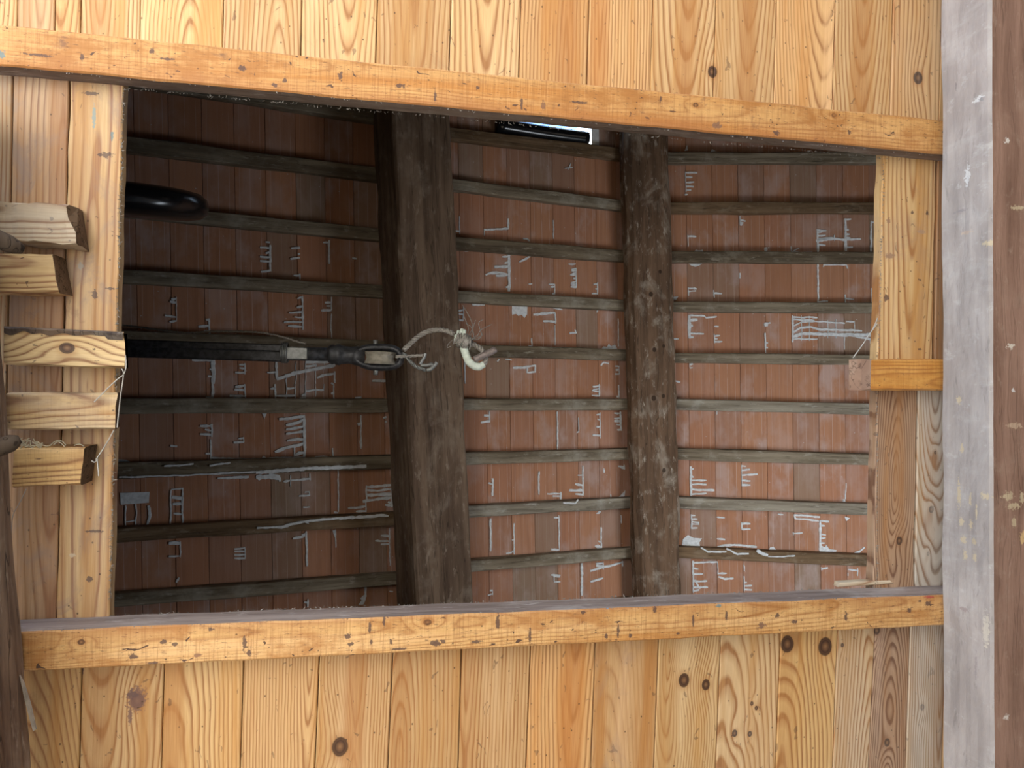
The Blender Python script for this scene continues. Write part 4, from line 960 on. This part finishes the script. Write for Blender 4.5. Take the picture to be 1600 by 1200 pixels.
Z(400, 600, [('c', 120, 0, 92, 7, [(75, 130), (28, 90)]), ('l', 8, [(130, 76), (245, 72)]), ('l', 3, [(190, 0), (190, 92)]), ('l', 3, [(245, 0), (245, 92)]), ('l', 9, [(195, 32), (240, 26)]), ('l', 8, [(310, 42), (425, 36)]), ('l', 3, [(310, 0), (310, 90)]), ('l', 3, [(372, 0), (372, 80)]), ('l', 3, [(425, 0), (425, 40)]), ('c', 308, 60, 95, 4, [(65, 285), (80, 280), (92, 275)]), ('c', 485, 0, 92, 5, [(55, 470), (0, 470)]), ('l', 9, [(620, 88), (660, 84)]),
    ('c', 302, 195, 462, 10, []), ('l', 11, [(145, 222), (225, 214), (302, 200)]), ('l', 11, [(188, 258), (260, 242), (302, 220)]), ('l', 10, [(188, 283), (260, 275), (302, 262)]), ('l', 10, [(188, 312), (260, 302), (302, 296)]), ('l', 10, [(195, 357), (260, 345), (302, 348)]), ('l', 12, [(118, 425), (180, 400), (240, 388), (302, 372)]), ('l', 5, [(240, 395), (240, 458)]), ('l', 12, [(240, 448), (270, 432), (302, 428)]), ('l', 9, [(0, 470), (150, 464), (302, 460)]), ('b', [(0, 470), (35, 468), (48, 448), (70, 465), (0, 475)]), ('b', [(35, 180), (70, 178), (62, 195), (52, 218), (44, 195)]),
    ('c', 480, 400, 458, 5, [(457, 370)]), ('c', 655, 195, 405, 6, [(245, 635, 10)]), ('c', 656, 330, 395, 10, []), ('l', 8, [(795, 212), (815, 208)]), ('l', 7, [(805, 235), (818, 235)]), ('r', 13, [(0, 552), (150, 542), (330, 527), (520, 522), (690, 515)]), ('l', 18, [(0, 582), (80, 580), (145, 592)]), ('l', 9, [(80, 565), (145, 575), (150, 610)]), ('l', 8, [(172, 608), (260, 600), (336, 592)]), ('c', 336, 560, 602, 5, []), ('c', 334, 670, 698, 6, [(675, 305), (696, 268)]), ('l', 7, [(295, 771), (335, 770)]), ('l', 4, [(215, 570), (217, 642)]),
    ('c', 514, 540, 800, 5, [(805, 488)]), ('c', 690, 635, 738, 6, []), ('l', 10, [(690, 642), (760, 640), (850, 630)]), ('l', 8, [(690, 662), (760, 668), (850, 655)]), ('l', 12, [(690, 695), (770, 692), (850, 690)]), ('l', 12, [(668, 736), (750, 722), (850, 710)]), ('l', 8, [(575, 778), (690, 766)]), ('l', 8, [(625, 797), (690, 796)]), ('c', 686, 735, 800, 5, []), ('c', 850, 650, 770, 8, [(745, 825), (762, 808)]),
    ('r', 10, [(5, 900), (160, 896), (230, 875), (290, 860), (500, 840), (830, 822)]), ('r', 6, [(300, 858), (330, 870)]), ('c', 316, 920, 1140, 8, [(945, 285, 14)]), ('l', 10, [(230, 966), (290, 955), (314, 930)]), ('c', 497, 910, 1022, 4, []), ('b', [(478, 915), (500, 912), (502, 945), (492, 960)]), ('c', 835, 900, 1135, 5, [(952, 780), (985, 745), (1003, 780)]), ('c', 1460, 168, 240, 5, [(200, 1425, 10), (235, 1405, 10)]), ('c', 1478, 590, 700, 9, [(625, 1455)]), ('c', 1465, 840, 1045, 8, []), ('l', 8, [(1565, 1062), (1600, 1052)])])
Z(800, 600, [('c', 545, 0, 78, 7, [(12, 505), (28, 508), (45, 500), (75, 500)]), ('c', 668, 5, 90, 5, [(80, 655)]), ('c', 284, 170, 412, 6, []), ('c', 417, 210, 302, 4, [(300, 405)]), ('c', 551, 178, 340, 4, [(190, 530), (225, 535), (268, 528, 12), (322, 505, 10)]), ('c', 680, 172, 292, 8, [(185, 640), (212, 640), (232, 640, 10), (258, 655), (285, 658)]), ('c', 168, 545, 692, 7, []), ('c', 304, 675, 728, 8, [(684, 220), (702, 255)]), ('c', 442, 510, 698, 6, [(570, 412), (632, 395, 10), (665, 358, 12), (692, 395)]), ('l', 7, [(575, 528), (576, 556)]),
    ('c', 702, 505, 535, 5, [(518, 665), (530, 680)]), ('b', [(665, 708), (685, 688), (708, 665), (704, 700), (690, 710)]), ('r', 8, [(320, 742), (395, 746), (415, 722)]), ('c', 12, 870, 1065, 6, [(970, 0), (1050, 0)]), ('c', 293, 820, 1040, 6, [(1036, 245, 10), (835, 262)]), ('c', 557, 895, 1040, 7, [(1020, 520, 12), (990, 540)]), ('b', [(525, 812), (545, 792), (557, 798), (545, 812)]), ('c', 682, 820, 872, 4, []), ('c', 436, 1120, 1200, 12, []), ('l', 10, [(490, 1168), (570, 1145), (640, 1132), (695, 1110)]), ('c', 692, 1108, 1140, 7, []), ('c', 570, 1110, 1160, 5, [(1120, 525), (1135, 525)]), ('l', 8, [(245, 1197), (302, 1195)]), ('c', 618, 690, 710, 6, []),
    ('c', 1118, 515, 700, 11, [(530, 1135), (575, 1135, 12), (602, 1215, 9), (626, 1215, 9), (659, 1265, 9), (690, 1215, 9)]), ('c', 1435, 505, 640, 3, [(512, 1460), (540, 1487, 9), (570, 1535, 9), (602, 1490, 9), (632, 1490, 9)]), ('c', 1122, 815, 905, 7, [(822, 1145), (845, 1160), (862, 1170), (876, 1170), (900, 1160)]), ('l', 8, [(1280, 832), (1330, 838)]), ('c', 1437, 865, 912, 6, [(872, 1490, 9), (906, 1490, 9)]), ('b', [(1062, 1012), (1068, 970), (1100, 943), (1135, 962), (1188, 965), (1172, 990), (1175, 1014)]), ('l', 8, [(1280, 968), (1332, 973)]), ('l', 10, [(1285, 1020), (1330, 1008), (1420, 1006), (1530, 1020)]),
    ('r', 8, [(1180, 1022), (1225, 1050), (1340, 1050)]), ('r', 8, [(1340, 1028), (1410, 1064), (1480, 1060)]), ('r', 14, [(1530, 1040), (1560, 1060), (1600, 1070)]), ('c', 1132, 1105, 1200, 9, [(1118, 1285, 9), (1150, 1165), (1188, 1195, 9)]), ('c', 1285, 1110, 1190, 4, [(1186, 1342)]), ('c', 1450, 1130, 1170, 6, []), ('c', 1280, 170, 190, 5, [])])
Z(1200, 600, [('l', 8, [(165, 815), (172, 842), (250, 848), (320, 858)]), ('l', 8, [(165, 817), (325, 832)]), ('c', 326, 850, 1045, 11, [(855, 380, 10), (885, 355), (940, 362), (968, 360), (995, 355)]), ('b', [(322, 1048), (335, 1010), (352, 1022), (365, 1005), (385, 1035), (430, 1038), (425, 1048)]), ('c', 158, 925, 945, 4, [(935, 215)]), ('b', [(478, 828), (512, 838), (490, 858)]), ('l', 9, [(540, 1058), (570, 1048), (605, 1020)]), ('b', [(3, 1038), (15, 1020), (35, 1018), (52, 1036)]), ('l', 5, [(500, 1180), (500, 1200)]), ('l', 8, [(500, 1160), (560, 1168)]), ('l', 5, [(560, 1150), (562, 1200)]), ('c', 335, 1145, 1165, 5, [(1155, 375)]), ('l', 7, [(62, 813), (95, 818)]), ('c', 475, 720, 745, 9, []), ('r', 6, [(0, 1078), (100, 1080), (170, 1072)]), ('l', 4, [(487, 620), (485, 720)])])
Z(800, 900, [('c', 436, 0, 122, 11, []), ('l', 8, [(258, 5), (300, 3)]), ('l', 8, [(265, 38), (302, 36)]), ('c', 262, 0, 40, 3, []), ('l', 9, [(490, 36), (570, 12)]), ('c', 1132, 0, 105, 7, [(34, 1220, 9), (72, 1225, 9), (95, 1170)]), ('l', 8, [(1140, 25), (1175, 80)]), ('l', 9, [(1290, 5), (1330, 20), (1385, 15)]), ('c', 1450, 0, 95, 5, [(42, 1468), (62, 1500), (84, 1500)])])
Z(400, 900, [('c', 322, 145, 195, 6, [(165, 302)]), ('c', 683, 60, 130, 9, []), ('b', [(690, 110), (685, 150), (672, 178), (640, 180), (660, 150), (650, 140), (672, 120)]), ('l', 7, [(835, 95), (856, 98)]), ('c', 1478, 85, 120, 4, [(92, 1462), (112, 1448)])])
Z(800, 0, [('c', 1085, 1072, 1200, 4, [(1078, 1158), (1105, 1128), (1140, 1138), (1165, 1135), (1190, 1120)]), ('b', [(1078, 945), (1095, 905), (1100, 940)]), ('b', [(1240, 950), (1250, 930), (1275, 945)]), ('l', 5, [(330, 1050), (380, 1048)]), ('l', 5, [(365, 1020), (350, 1060)])])
mesh_obj('mortar_drips', MV, MF, M_MORTAR, roof, Matrix.Identity(4), kind='stuff', label='pale grey mortar squeezed out of the tile joints')

# ------------------------------------------------------------------ roof window near the ridge, half hidden by the upper rail
win = empty('window_1', LS.pt(sm, (ht0 + ht1) / 2), kind='structure')
def rbar(name, s0, s1, t0, t1, o0, o1, mat, parent):
    vs = [LS.pt(s, t, o) for o in (o0, o1) for s, t in ((s0, t0), (s1, t0), (s1, t1), (s0, t1))]
    fs = [(0, 1, 2, 3), (4, 5, 6, 7)] + [(k, (k + 1) % 4, 4 + (k + 1) % 4, 4 + k) for k in range(4)]
    return mesh_obj(name, vs, fs, mat, parent)
rbar('frame_side', hs0, hs0 + 0.03, ht0, ht1, -0.16, 0.0, M_FRAME, win)
rbar('frame_side', hs1 - 0.05, hs1, ht0, ht1, -0.16, 0.012, M_WHITE, win)
rbar('frame_end', hs0 + 0.031, hs1 - 0.051, ht0, ht0 + 0.03, -0.16, 0.0, M_FRAME, win)
rbar('frame_end', hs0 + 0.031, hs1 - 0.051, ht1 - 0.03, ht1, -0.16, 0.0, M_FRAME, win)
rbar('sash_bar', hs0 + 0.031, hs1 - 0.051, ht1 - 0.26, ht1 - 0.21, -0.15, -0.11, M_FRAME, win)
G = NT('window_glass')
_tr = G.n.new('ShaderNodeBsdfTransparent'); _tr.inputs[0].default_value = (0.80, 0.90, 1.0, 1)
_gl = G.n.new('ShaderNodeBsdfGlossy'); _gl.inputs['Roughness'].default_value = 0.05
_mx = G.n.new('ShaderNodeMixShader'); _mx.inputs[0].default_value = 0.08
G.l.new(_tr.outputs[0], _mx.inputs[1]); G.l.new(_gl.outputs[0], _mx.inputs[2])
G.l.new(_mx.outputs[0], G.n['Material Output'].inputs['Surface'])
rbar('pane', hs0 + 0.031, hs1 - 0.051, ht0 + 0.031, ht1 - 0.031, -0.145, -0.141, G.m, win)
pp = catmull([LS.hit(776, 196, 0.028), LS.hit(860, 209.5, 0.028), LS.hit(917, 217, 0.028)], 8)
v_, f_ = sweep(pp, 0.040, 20)
mesh_obj('black_pipe', v_, f_, M_BLACKENAMEL, None, smooth=True, label='glossy black pipe lying across the roof window under the upper rail', cat='pipe')
mesh_obj('loose_board', *(lambda a: ([v for v in a], [(0, 1, 2, 3), (4, 5, 6, 7)] + [(k, (k + 1) % 4, 4 + (k + 1) % 4, 4 + k) for k in range(4)]))([LS.hit(x, y, o) for o in (0.01, 0.03) for x, y in ((782, 195), (798, 195), (822, 214), (790, 206))]), M_RAFTER[3], None, label='small grey board corner beside the roof window', cat='board')

# ------------------------------------------------------------------ attic walls, ground floor
zc = CAM_H + ZC + TB + 0.03
def quad_wall(name, pts, mat, th):
    vs = [Vector(p) for p in pts] + [Vector(p) + Vector(th) for p in pts]
    n = len(pts)
    fs = [tuple(range(n)), tuple(range(n, 2 * n))] + [(k, (k + 1) % n, n + (k + 1) % n, n + k) for k in range(n)]
    return mesh_obj(name, vs, fs, mat, None, kind='structure')
XL, XR = LS.pt(S_FARL, 0).x + 0.1, RS.pt(S_FARR, 0).x - 0.1
YA, YB = PR.y - 2.9, PR.y + 2.5
def rz(x):
    return (LS.pt((x - PR.x) / math.cos(AL), 0).z if x < PR.x else RS.pt((x - PR.x) / math.cos(AR), 0).z) - 0.02
zlo = CAM_H + ZC + 0.03
quad_wall('wall_left', [(XL, YA, zlo), (XL, YB, zlo), (XL, YB, rz(XL)), (XL, YA, rz(XL))], M_ATTICWALL, (-0.2, 0, 0))
quad_wall('wall_right', [(XR, YA, zlo), (XR, YB, zlo), (XR, YB, rz(XR)), (XR, YA, rz(XR))], M_ATTICWALL, (0.2, 0, 0))
quad_wall('wall_back', [(XL, YA, zlo), (XR, YA, zlo), (XR, YA, rz(XR)), (PR.x, YA, rz(PR.x)), (XL, YA, rz(XL))], M_ATTICWALL, (0, -0.2, 0))
quad_wall('wall_front', [(XL, YB, zlo), (XR, YB, zlo), (XR, YB, rz(XR)), (PR.x, YB, rz(PR.x)), (XL, YB, rz(XL))], M_ATTICWALL, (0, 0.2, 0))
# attic floorboards carrying on past the visible ceiling
def floor_piece(x0, x1, y0, y1):
    b = len(FV)
    for z in (zlo - 0.0, zlo + 0.02):
        FV.extend([(x0, y0, z), (x1, y0, z), (x1, y1, z), (x0, y1, z)])
    FF.extend([(b, b + 1, b + 2, b + 3), (b + 4, b + 5, b + 6, b + 7)] + [(b + k, b + (k + 1) % 4, b + 4 + (k + 1) % 4, b + 4 + k) for k in range(4)])
FV, FF = [], []
hx0, hx1 = U(150, 600, ZC).x, U(1410, 600, ZC).x
hy0, hy1 = U(800, 60, ZC).y, U(800, 1000, ZC).y
holes = [(hx0, hx1, hy0, hy1), (2.03, 3.17, 0.38, 1.52)]                 # the hatch in view and an unseen one added for the attic lamp
gx = sorted([XL, XR] + [h[0] for h in holes] + [h[1] for h in holes]); gy = sorted([YA, YB] + [h[2] for h in holes] + [h[3] for h in holes])
for a_, b_ in zip(gx, gx[1:]):
    for c_, d_2 in zip(gy, gy[1:]):
        mx_, my_ = (a_ + b_) / 2, (c_ + d_2) / 2
        if not any(h[0] < mx_ < h[1] and h[2] < my_ < h[3] for h in holes): floor_piece(a_, b_, c_, d_2)
mesh_obj('attic_boarding', FV, FF, M_BEAM, ceil)
mesh_obj('floor', [(-9, -9, 0), (9, -9, 0), (9, 9, 0), (-9, 9, 0), (-9, -9, -.1), (9, -9, -.1), (9, 9, -.1), (-9, 9, -.1)], [(0, 1, 2, 3), (4, 5, 6, 7), (0, 1, 5, 4), (1, 2, 6, 5), (2, 3, 7, 6), (3, 0, 4, 7)], M_EARTH, None, kind='structure')
mesh_obj('added_bounce_slab', [(-3.4, -2.8, 0.002), (-0.75, -2.8, 0.002), (-0.75, 0.5, 0.002), (-3.4, 0.5, 0.002), (-3.4, -2.8, .03), (-0.75, -2.8, .03), (-0.75, 0.5, .03), (-3.4, 0.5, .03)], [(0, 1, 2, 3), (4, 5, 6, 7), (0, 1, 5, 4), (1, 2, 6, 5), (2, 3, 7, 6), (3, 0, 4, 7)], M_BOUNCE, bpy.data.objects['floor'])  # unseen pale slab added to bounce sunlight up through the hatch
quad_wall('wall_lower_front', [(-6, 3.6, 0), (6, 3.6, 0), (6, 3.6, zlo), (-6, 3.6, zlo)], M_LOWWALL, (0, 0.2, 0))
quad_wall('wall_lower_right', [(2.25, -6, 0), (2.25, 3.59, 0), (2.25, 3.59, zlo - .06), (2.25, -6, zlo - .06)], M_LOWWALL, (0.2, 0, 0))

# ------------------------------------------------------------------ hoist boom with pulley block
ZH = 2.62
def H(x, y, dz=0.0): return U(x, y, ZH + dz)
mp = 1 / 418.0        # metres per pixel at the boom
boom = empty('hoist_boom', H(200, 548), 'black iron hoist boom reaching in from the left, pulley block at its tip', 'hoist')
ax = (H(620, 561) - H(200, 544)).normalized(); sd = ax.cross(UPZ).normalized()   # sd points to +... side
def bx(name, x0, y0, x1, y1, w, h, mat, parent, dz=0.0):
    a = H(x0, y0, dz); b = H(x1, y1, dz)
    t = (b - a).normalized(); s = t.cross(UPZ).normalized(); c = 0.004
    vs, fs = [], []
    for P in (a, b):
        for (u, v) in ((-w / 2 + c, -h / 2), (w / 2 - c, -h / 2), (w / 2, -h / 2 + c), (w / 2, h / 2 - c), (w / 2 - c, h / 2), (-w / 2 + c, h / 2), (-w / 2, h / 2 - c), (-w / 2, -h / 2 + c)):
            vs.append(P + s * u + UPZ * v)
    fs = [tuple(range(8)), tuple(range(8, 16))] + [(k, (k + 1) % 8, 8 + (k + 1) % 8, 8 + k) for k in range(8)]
    return mesh_obj(name, vs, fs, mat, parent)
bx('square_bar', -260, 530, 441, 552, 0.060, 0.055, M_IRON, boom)
bx('cover_strip', -260, 521, 441, 544, 0.026, 0.012, M_GALV if False else M_IRON, boom, dz=-0.034)
bx('clamp_plate', 449, 552, 480, 552.5, 0.045, 0.030, M_GALV, boom, dz=-0.020)
def cyl_between(name, pts, mat, parent, ns=24):
    q = [H(x, y, z) for x, y, r, z in pts]; rad = [r for x, y, r, z in pts]
    v_, f_ = sweep(q, rad, ns)
    return mesh_obj(name, v_, f_, mat, parent, smooth=True)
cyl_between('round_shaft', [(400, 552, 0.024, 0), (440, 552.5, 0.024, 0), (470, 553, 0.024, 0), (528, 554, 0.024, 0)], M_IRON, boom)
cyl_between('collar', [(512, 553.5, 0.026, 0), (516, 553.5, 0.033, 0), (520, 554, 0.036, 0), (523, 554, 0.033, 0), (526, 554, 0.037, 0), (531, 554.5, 0.038, 0), (534, 554.5, 0.033, 0), (545, 555, 0.031, 0), (558, 555.5, 0.033, 0), (570, 556, 0.030, 0)], M_IRON, boom)
# wire ties around the bar end
vs, fs = [], []
for k in range(4):
    x = 441 + 2.6 * k
    c0 = H(x, 551 + 0.05 * k)
    q = [c0 + sd * math.cos(a) * 0.034 + UPZ * math.sin(a) * 0.046 for a in [2 * math.pi * j / 18 for j in range(19)]]
    sweep(q, 0.0035, 6, vs=vs, fs=fs)
mesh_obj('wire_tie', vs, fs, M_GALV, boom, smooth=True)
# fork: one thick bar bent round the sheave
fork = catmull([H(560, 548), H(576, 543.5), H(600, 543), H(616, 545.5), H(625, 553), H(626, 562), H(620, 570), H(604, 573.5), H(580, 573), H(565, 568), H(556, 562)], 6)
v_, f_ = sweep(fork, 0.0135, 12, sx=2.3, sy=1.0, upv=UPZ)
fk = mesh_obj('fork', v_, f_, M_IRON, boom, smooth=True)
cyl_between('fork_neck', [(548, 555.5, 0.030, 0), (556, 556, 0.034, 0), (564, 557, 0.034, 0), (570, 557.5, 0.024, 0)], M_IRON, boom)
Ms = frame(H(594, 559, -0.012), ax, UPZ.cross(ax).normalized() * 0 + (UPZ.cross(ax)).normalized(), UPZ)
side_v = UPZ.cross(ax).normalized()
Ms = frame(H(594, 559.5, -0.010), ax, UPZ, side_v)
prof = [(0.0, -0.022), (0.056, -0.022), (0.058, -0.019), (0.052, -0.010), (0.049, 0.0), (0.052, 0.010), (0.058, 0.019), (0.056, 0.022), (0.0, 0.022)]
v_, f_ = lathe(prof, Ms, 40)
sheave = mesh_obj('sheave', v_, f_, M_SHEAVE, boom, smooth=False, label='worn grey-brown pulley sheave')
for (y0, y1) in ((541, 531), (575, 586)):
    q = [H(587, y0), H(587, (y0 + y1) / 2), H(586.7, y1)]
    v_, f_ = sweep(q, [0.012, 0.0085, 0.0085], 12)
    o_ = mesh_obj('axle_bolt', v_, f_, M_GALV, sheave, smooth=True); o_.matrix_basis = Matrix.Identity(4)

# cables
def cable(name, pts, r, label, z=0.0, strands=3, n=10, mat=M_CABLE, pitch=0.05):
    q = catmull([H(x, y, (p[0] if p else 0) + z) for x, y, *p in pts], n)
    v_, f_ = rope(q, r, strands, pitch)
    return mesh_obj(name, v_, f_, mat, None, smooth=True, label=label, cat='cable')
cable('steel_cable', [(630.5, 547, -.045), (642, 536, -.05), (656, 524, -.06), (672, 517, -.07), (690, 515.5, -.08), (701, 518, -.09), (709, 522.5, -.098)], 0.0095, 'stiff grey steel cable looping from the pulley up to the pale hook', n=12, pitch=0.04)
cable('thin_cable', [(-240, 462, 0.05), (190, 508, 0.05), (230, 513, 0.05), (290, 520, 0.05), (330, 518, .05), (400, 519, 0.04), (440, 526, .02), (462, 533, .02), (478, 537, .02)], 0.004, 'thin wire running above the black boom from the left', n=14)
cable('cable_tail', [(618, 557, -.052), (628, 557, -.05), (640, 556.5, -.04), (664, 555, -.04)], 0.006, 'short frayed cable end poking straight out of the pulley')
cable('cable_tail', [(629, 552, -.05), (634, 556, -.04), (642, 566, -.05), (652, 574, -.05), (665, 578, -.05)], 0.007, 'dark drooping cable tail below the pulley tip', mat=M_GALV)
def wire_hook(pts, r, label):
    q = catmull([H(x, y, -.045) for x, y in pts], 8)
    v_, f_ = sweep(q, r, 10)
    return mesh_obj('wire_hook', v_, f_, M_GALV, None, smooth=True, label=label, cat='hook')
wire_hook([(664.5, 552), (663, 558), (659, 564), (656, 569)], 0.006, 'thin bent wire at the tip of the straight cable end')
wire_hook([(657, 571), (668, 570.5), (674, 569), (676, 573), (671, 577), (667, 578), (673, 577), (679, 571), (682.5, 566)], 0.0065, 'small blue-grey wire hook at the end of the drooping cable tail')

# pale hook with its lashing
hook = empty('hoist_hook', H(735, 555, -0.1), 'pale green hook with a brown tip hanging from the looped cable', 'hook')
zz = -0.11
loop = catmull([H(x, y, zz) for x, y in ((723, 533), (725, 543), (728, 554), (733, 565), (741, 571.5), (750, 572.5), (756, 569))], 8)
v_, f_ = sweep(loop, [0.0125] * 8 + [0.0145] * (len(loop) - 16) + [0.012] * 8, 16)
mesh_obj('hook_bend', v_, f_, M_PALEHOOK, hook, smooth=True)
rim = catmull([H(x, y, zz + .004) for x, y in ((727, 532), (740, 538), (752, 546), (758, 556), (758.5, 564), (755, 570))], 8)
v_, f_ = rope(rim, 0.010, 3, 0.04)
mesh_obj('cable_eye', v_, f_, M_CABLE, hook, smooth=True)
tip = catmull([H(x, y, zz - 0.012) for x, y in ((741, 562), (749, 558), (760, 553), (769, 549), (775, 545))], 6)
v_, f_ = sweep(tip, [0.010] + [0.0125] * (len(tip) - 4) + [0.0125, 0.011, 0.007], 14)
mesh_obj('hook_tip', v_, f_, M_RUSTHOOK, hook, smooth=True, label='worn brown steel hook tip')
vs, fs = [], []
rr = random.Random(12)
for k in range(13):                                    # windings of wire
    f = k / 12
    c0 = H(712 + 22 * f, 529 + 7 * f, zz)
    t = (H(740, 540, zz) - H(712, 527, zz)).normalized(); u = t.cross(UPZ).normalized()
    tilt = rr.uniform(-0.4, 0.4); R_ = 0.020 + 0.006 * math.sin(f * 3.1) + rr.uniform(-.002, .002)
    q = [c0 + (u * math.cos(a) + UPZ * math.sin(a)) * R_ + t * math.cos(a) * R_ * tilt for a in [2 * math.pi * j / 16 for j in range(17)]]
    sweep(q, 0.0028, 5, vs=vs, fs=fs)
lash = mesh_obj('lashing', vs, fs, M_CABLE, hook, smooth=True)
vs, fs = [], []
for (x0, y0, x1, y1) in ((714, 534, 717, 516), (720, 533, 722, 513.5), (724, 532, 726, 515), (712, 536, 713, 523)):
    sweep(catmull([H(x0, y0, zz), H((x0 + x1) / 2, (y0 + y1) / 2, zz - .006), H(x1, y1, zz - .004)], 5), [0.007] * 10 + [0.0045], 9, vs=vs, fs=fs)
o_ = mesh_obj('strand_ends', vs, fs, M_PALEHOOK, lash, smooth=True, label='pale stubby rope strand ends'); o_.matrix_basis = Matrix.Identity(4)
vs, fs = [], []
FR = [[(726, 529), (738, 520), (736, 500), (723, 477)], [(728, 529), (738, 515), (743, 500)], [(730, 531), (745, 525), (752, 515), (768, 507)], [(731, 531), (747, 530), (752, 522), (748, 505), (755, 499)], [(727, 528), (732, 514), (725, 494)], [(722, 532), (710, 530), (701, 537), (699, 543), (705, 541)], [(728, 532), (740, 527), (737, 512), (728, 505)], [(730, 534), (742, 529), (753, 524), (751, 517)], [(716, 540), (718, 545), (722, 547)]]
for ln in FR:
    sweep(catmull([H(x, y, zz + 0.01 * (i % 2)) for i, (x, y) in enumerate(ln)], 6), 0.0013, 4, vs=vs, fs=fs)
for k in range(22):
    x, y = rr.uniform(712, 734), rr.uniform(525, 541); dx, dy = rr.uniform(-8, 12), rr.uniform(-12, 8)
    sweep(catmull([H(x, y, zz - .015), H(x + dx * .5 + rr.uniform(-3, 3), y + dy * .5, zz - .025), H(x + dx, y + dy, zz - .02)], 4), 0.0011, 4, vs=vs, fs=fs)
o_ = mesh_obj('frayed_wires', vs, fs, M_CABLE, lash, kind='stuff'); o_.matrix_basis = Matrix.Identity(4)

# ------------------------------------------------------------------ glossy black wheel at the left
ZD = 2.75
def D(x, y): return U(x, y, ZD)
cD = D(185, 312)
e_l = (D(324, 324) - cD); rD = e_l.length
la = e_l.normalized()
wv = (la.cross(UPZ)).normalized()                        # horizontal, across
view = (cD - CAM).normalized()
nrm = (wv * 0.985 + UPZ * -0.17).normalized()
nrm = (nrm - la * nrm.dot(la)).normalized()
Md = frame(cD, la, nrm.cross(la).normalized(), nrm)
R_ = rD
prof = [(r_ * R_, z_ * 1.45) for r_, z_ in ((0.0, -0.036), (0.30, -0.038), (0.62, -0.038), (0.78, -0.036), (0.90, -0.031), (0.975, -0.018), (1.0, 0.0), (0.975, 0.018), (0.90, 0.031), (0.78, 0.036), (0.62, 0.038), (0.30, 0.038), (0.0, 0.036))]
v_, f_ = lathe(prof, Md, 64)
wheel = empty('metal_disc', cD, 'glossy black round metal disc behind the left edge of the hatch', 'disc')
mesh_obj('rim', v_, f_, M_BLACKENAMEL, wheel, smooth=True)
q = [cD - la * 0.05, Vector((XL + 0.005, cD.y - 0.1, cD.z))]
v_, f_ = sweep(q, 0.015, 12)
mesh_obj('axle', v_, f_, M_IRON, wheel, smooth=True)
print('tiles', tcount[0])
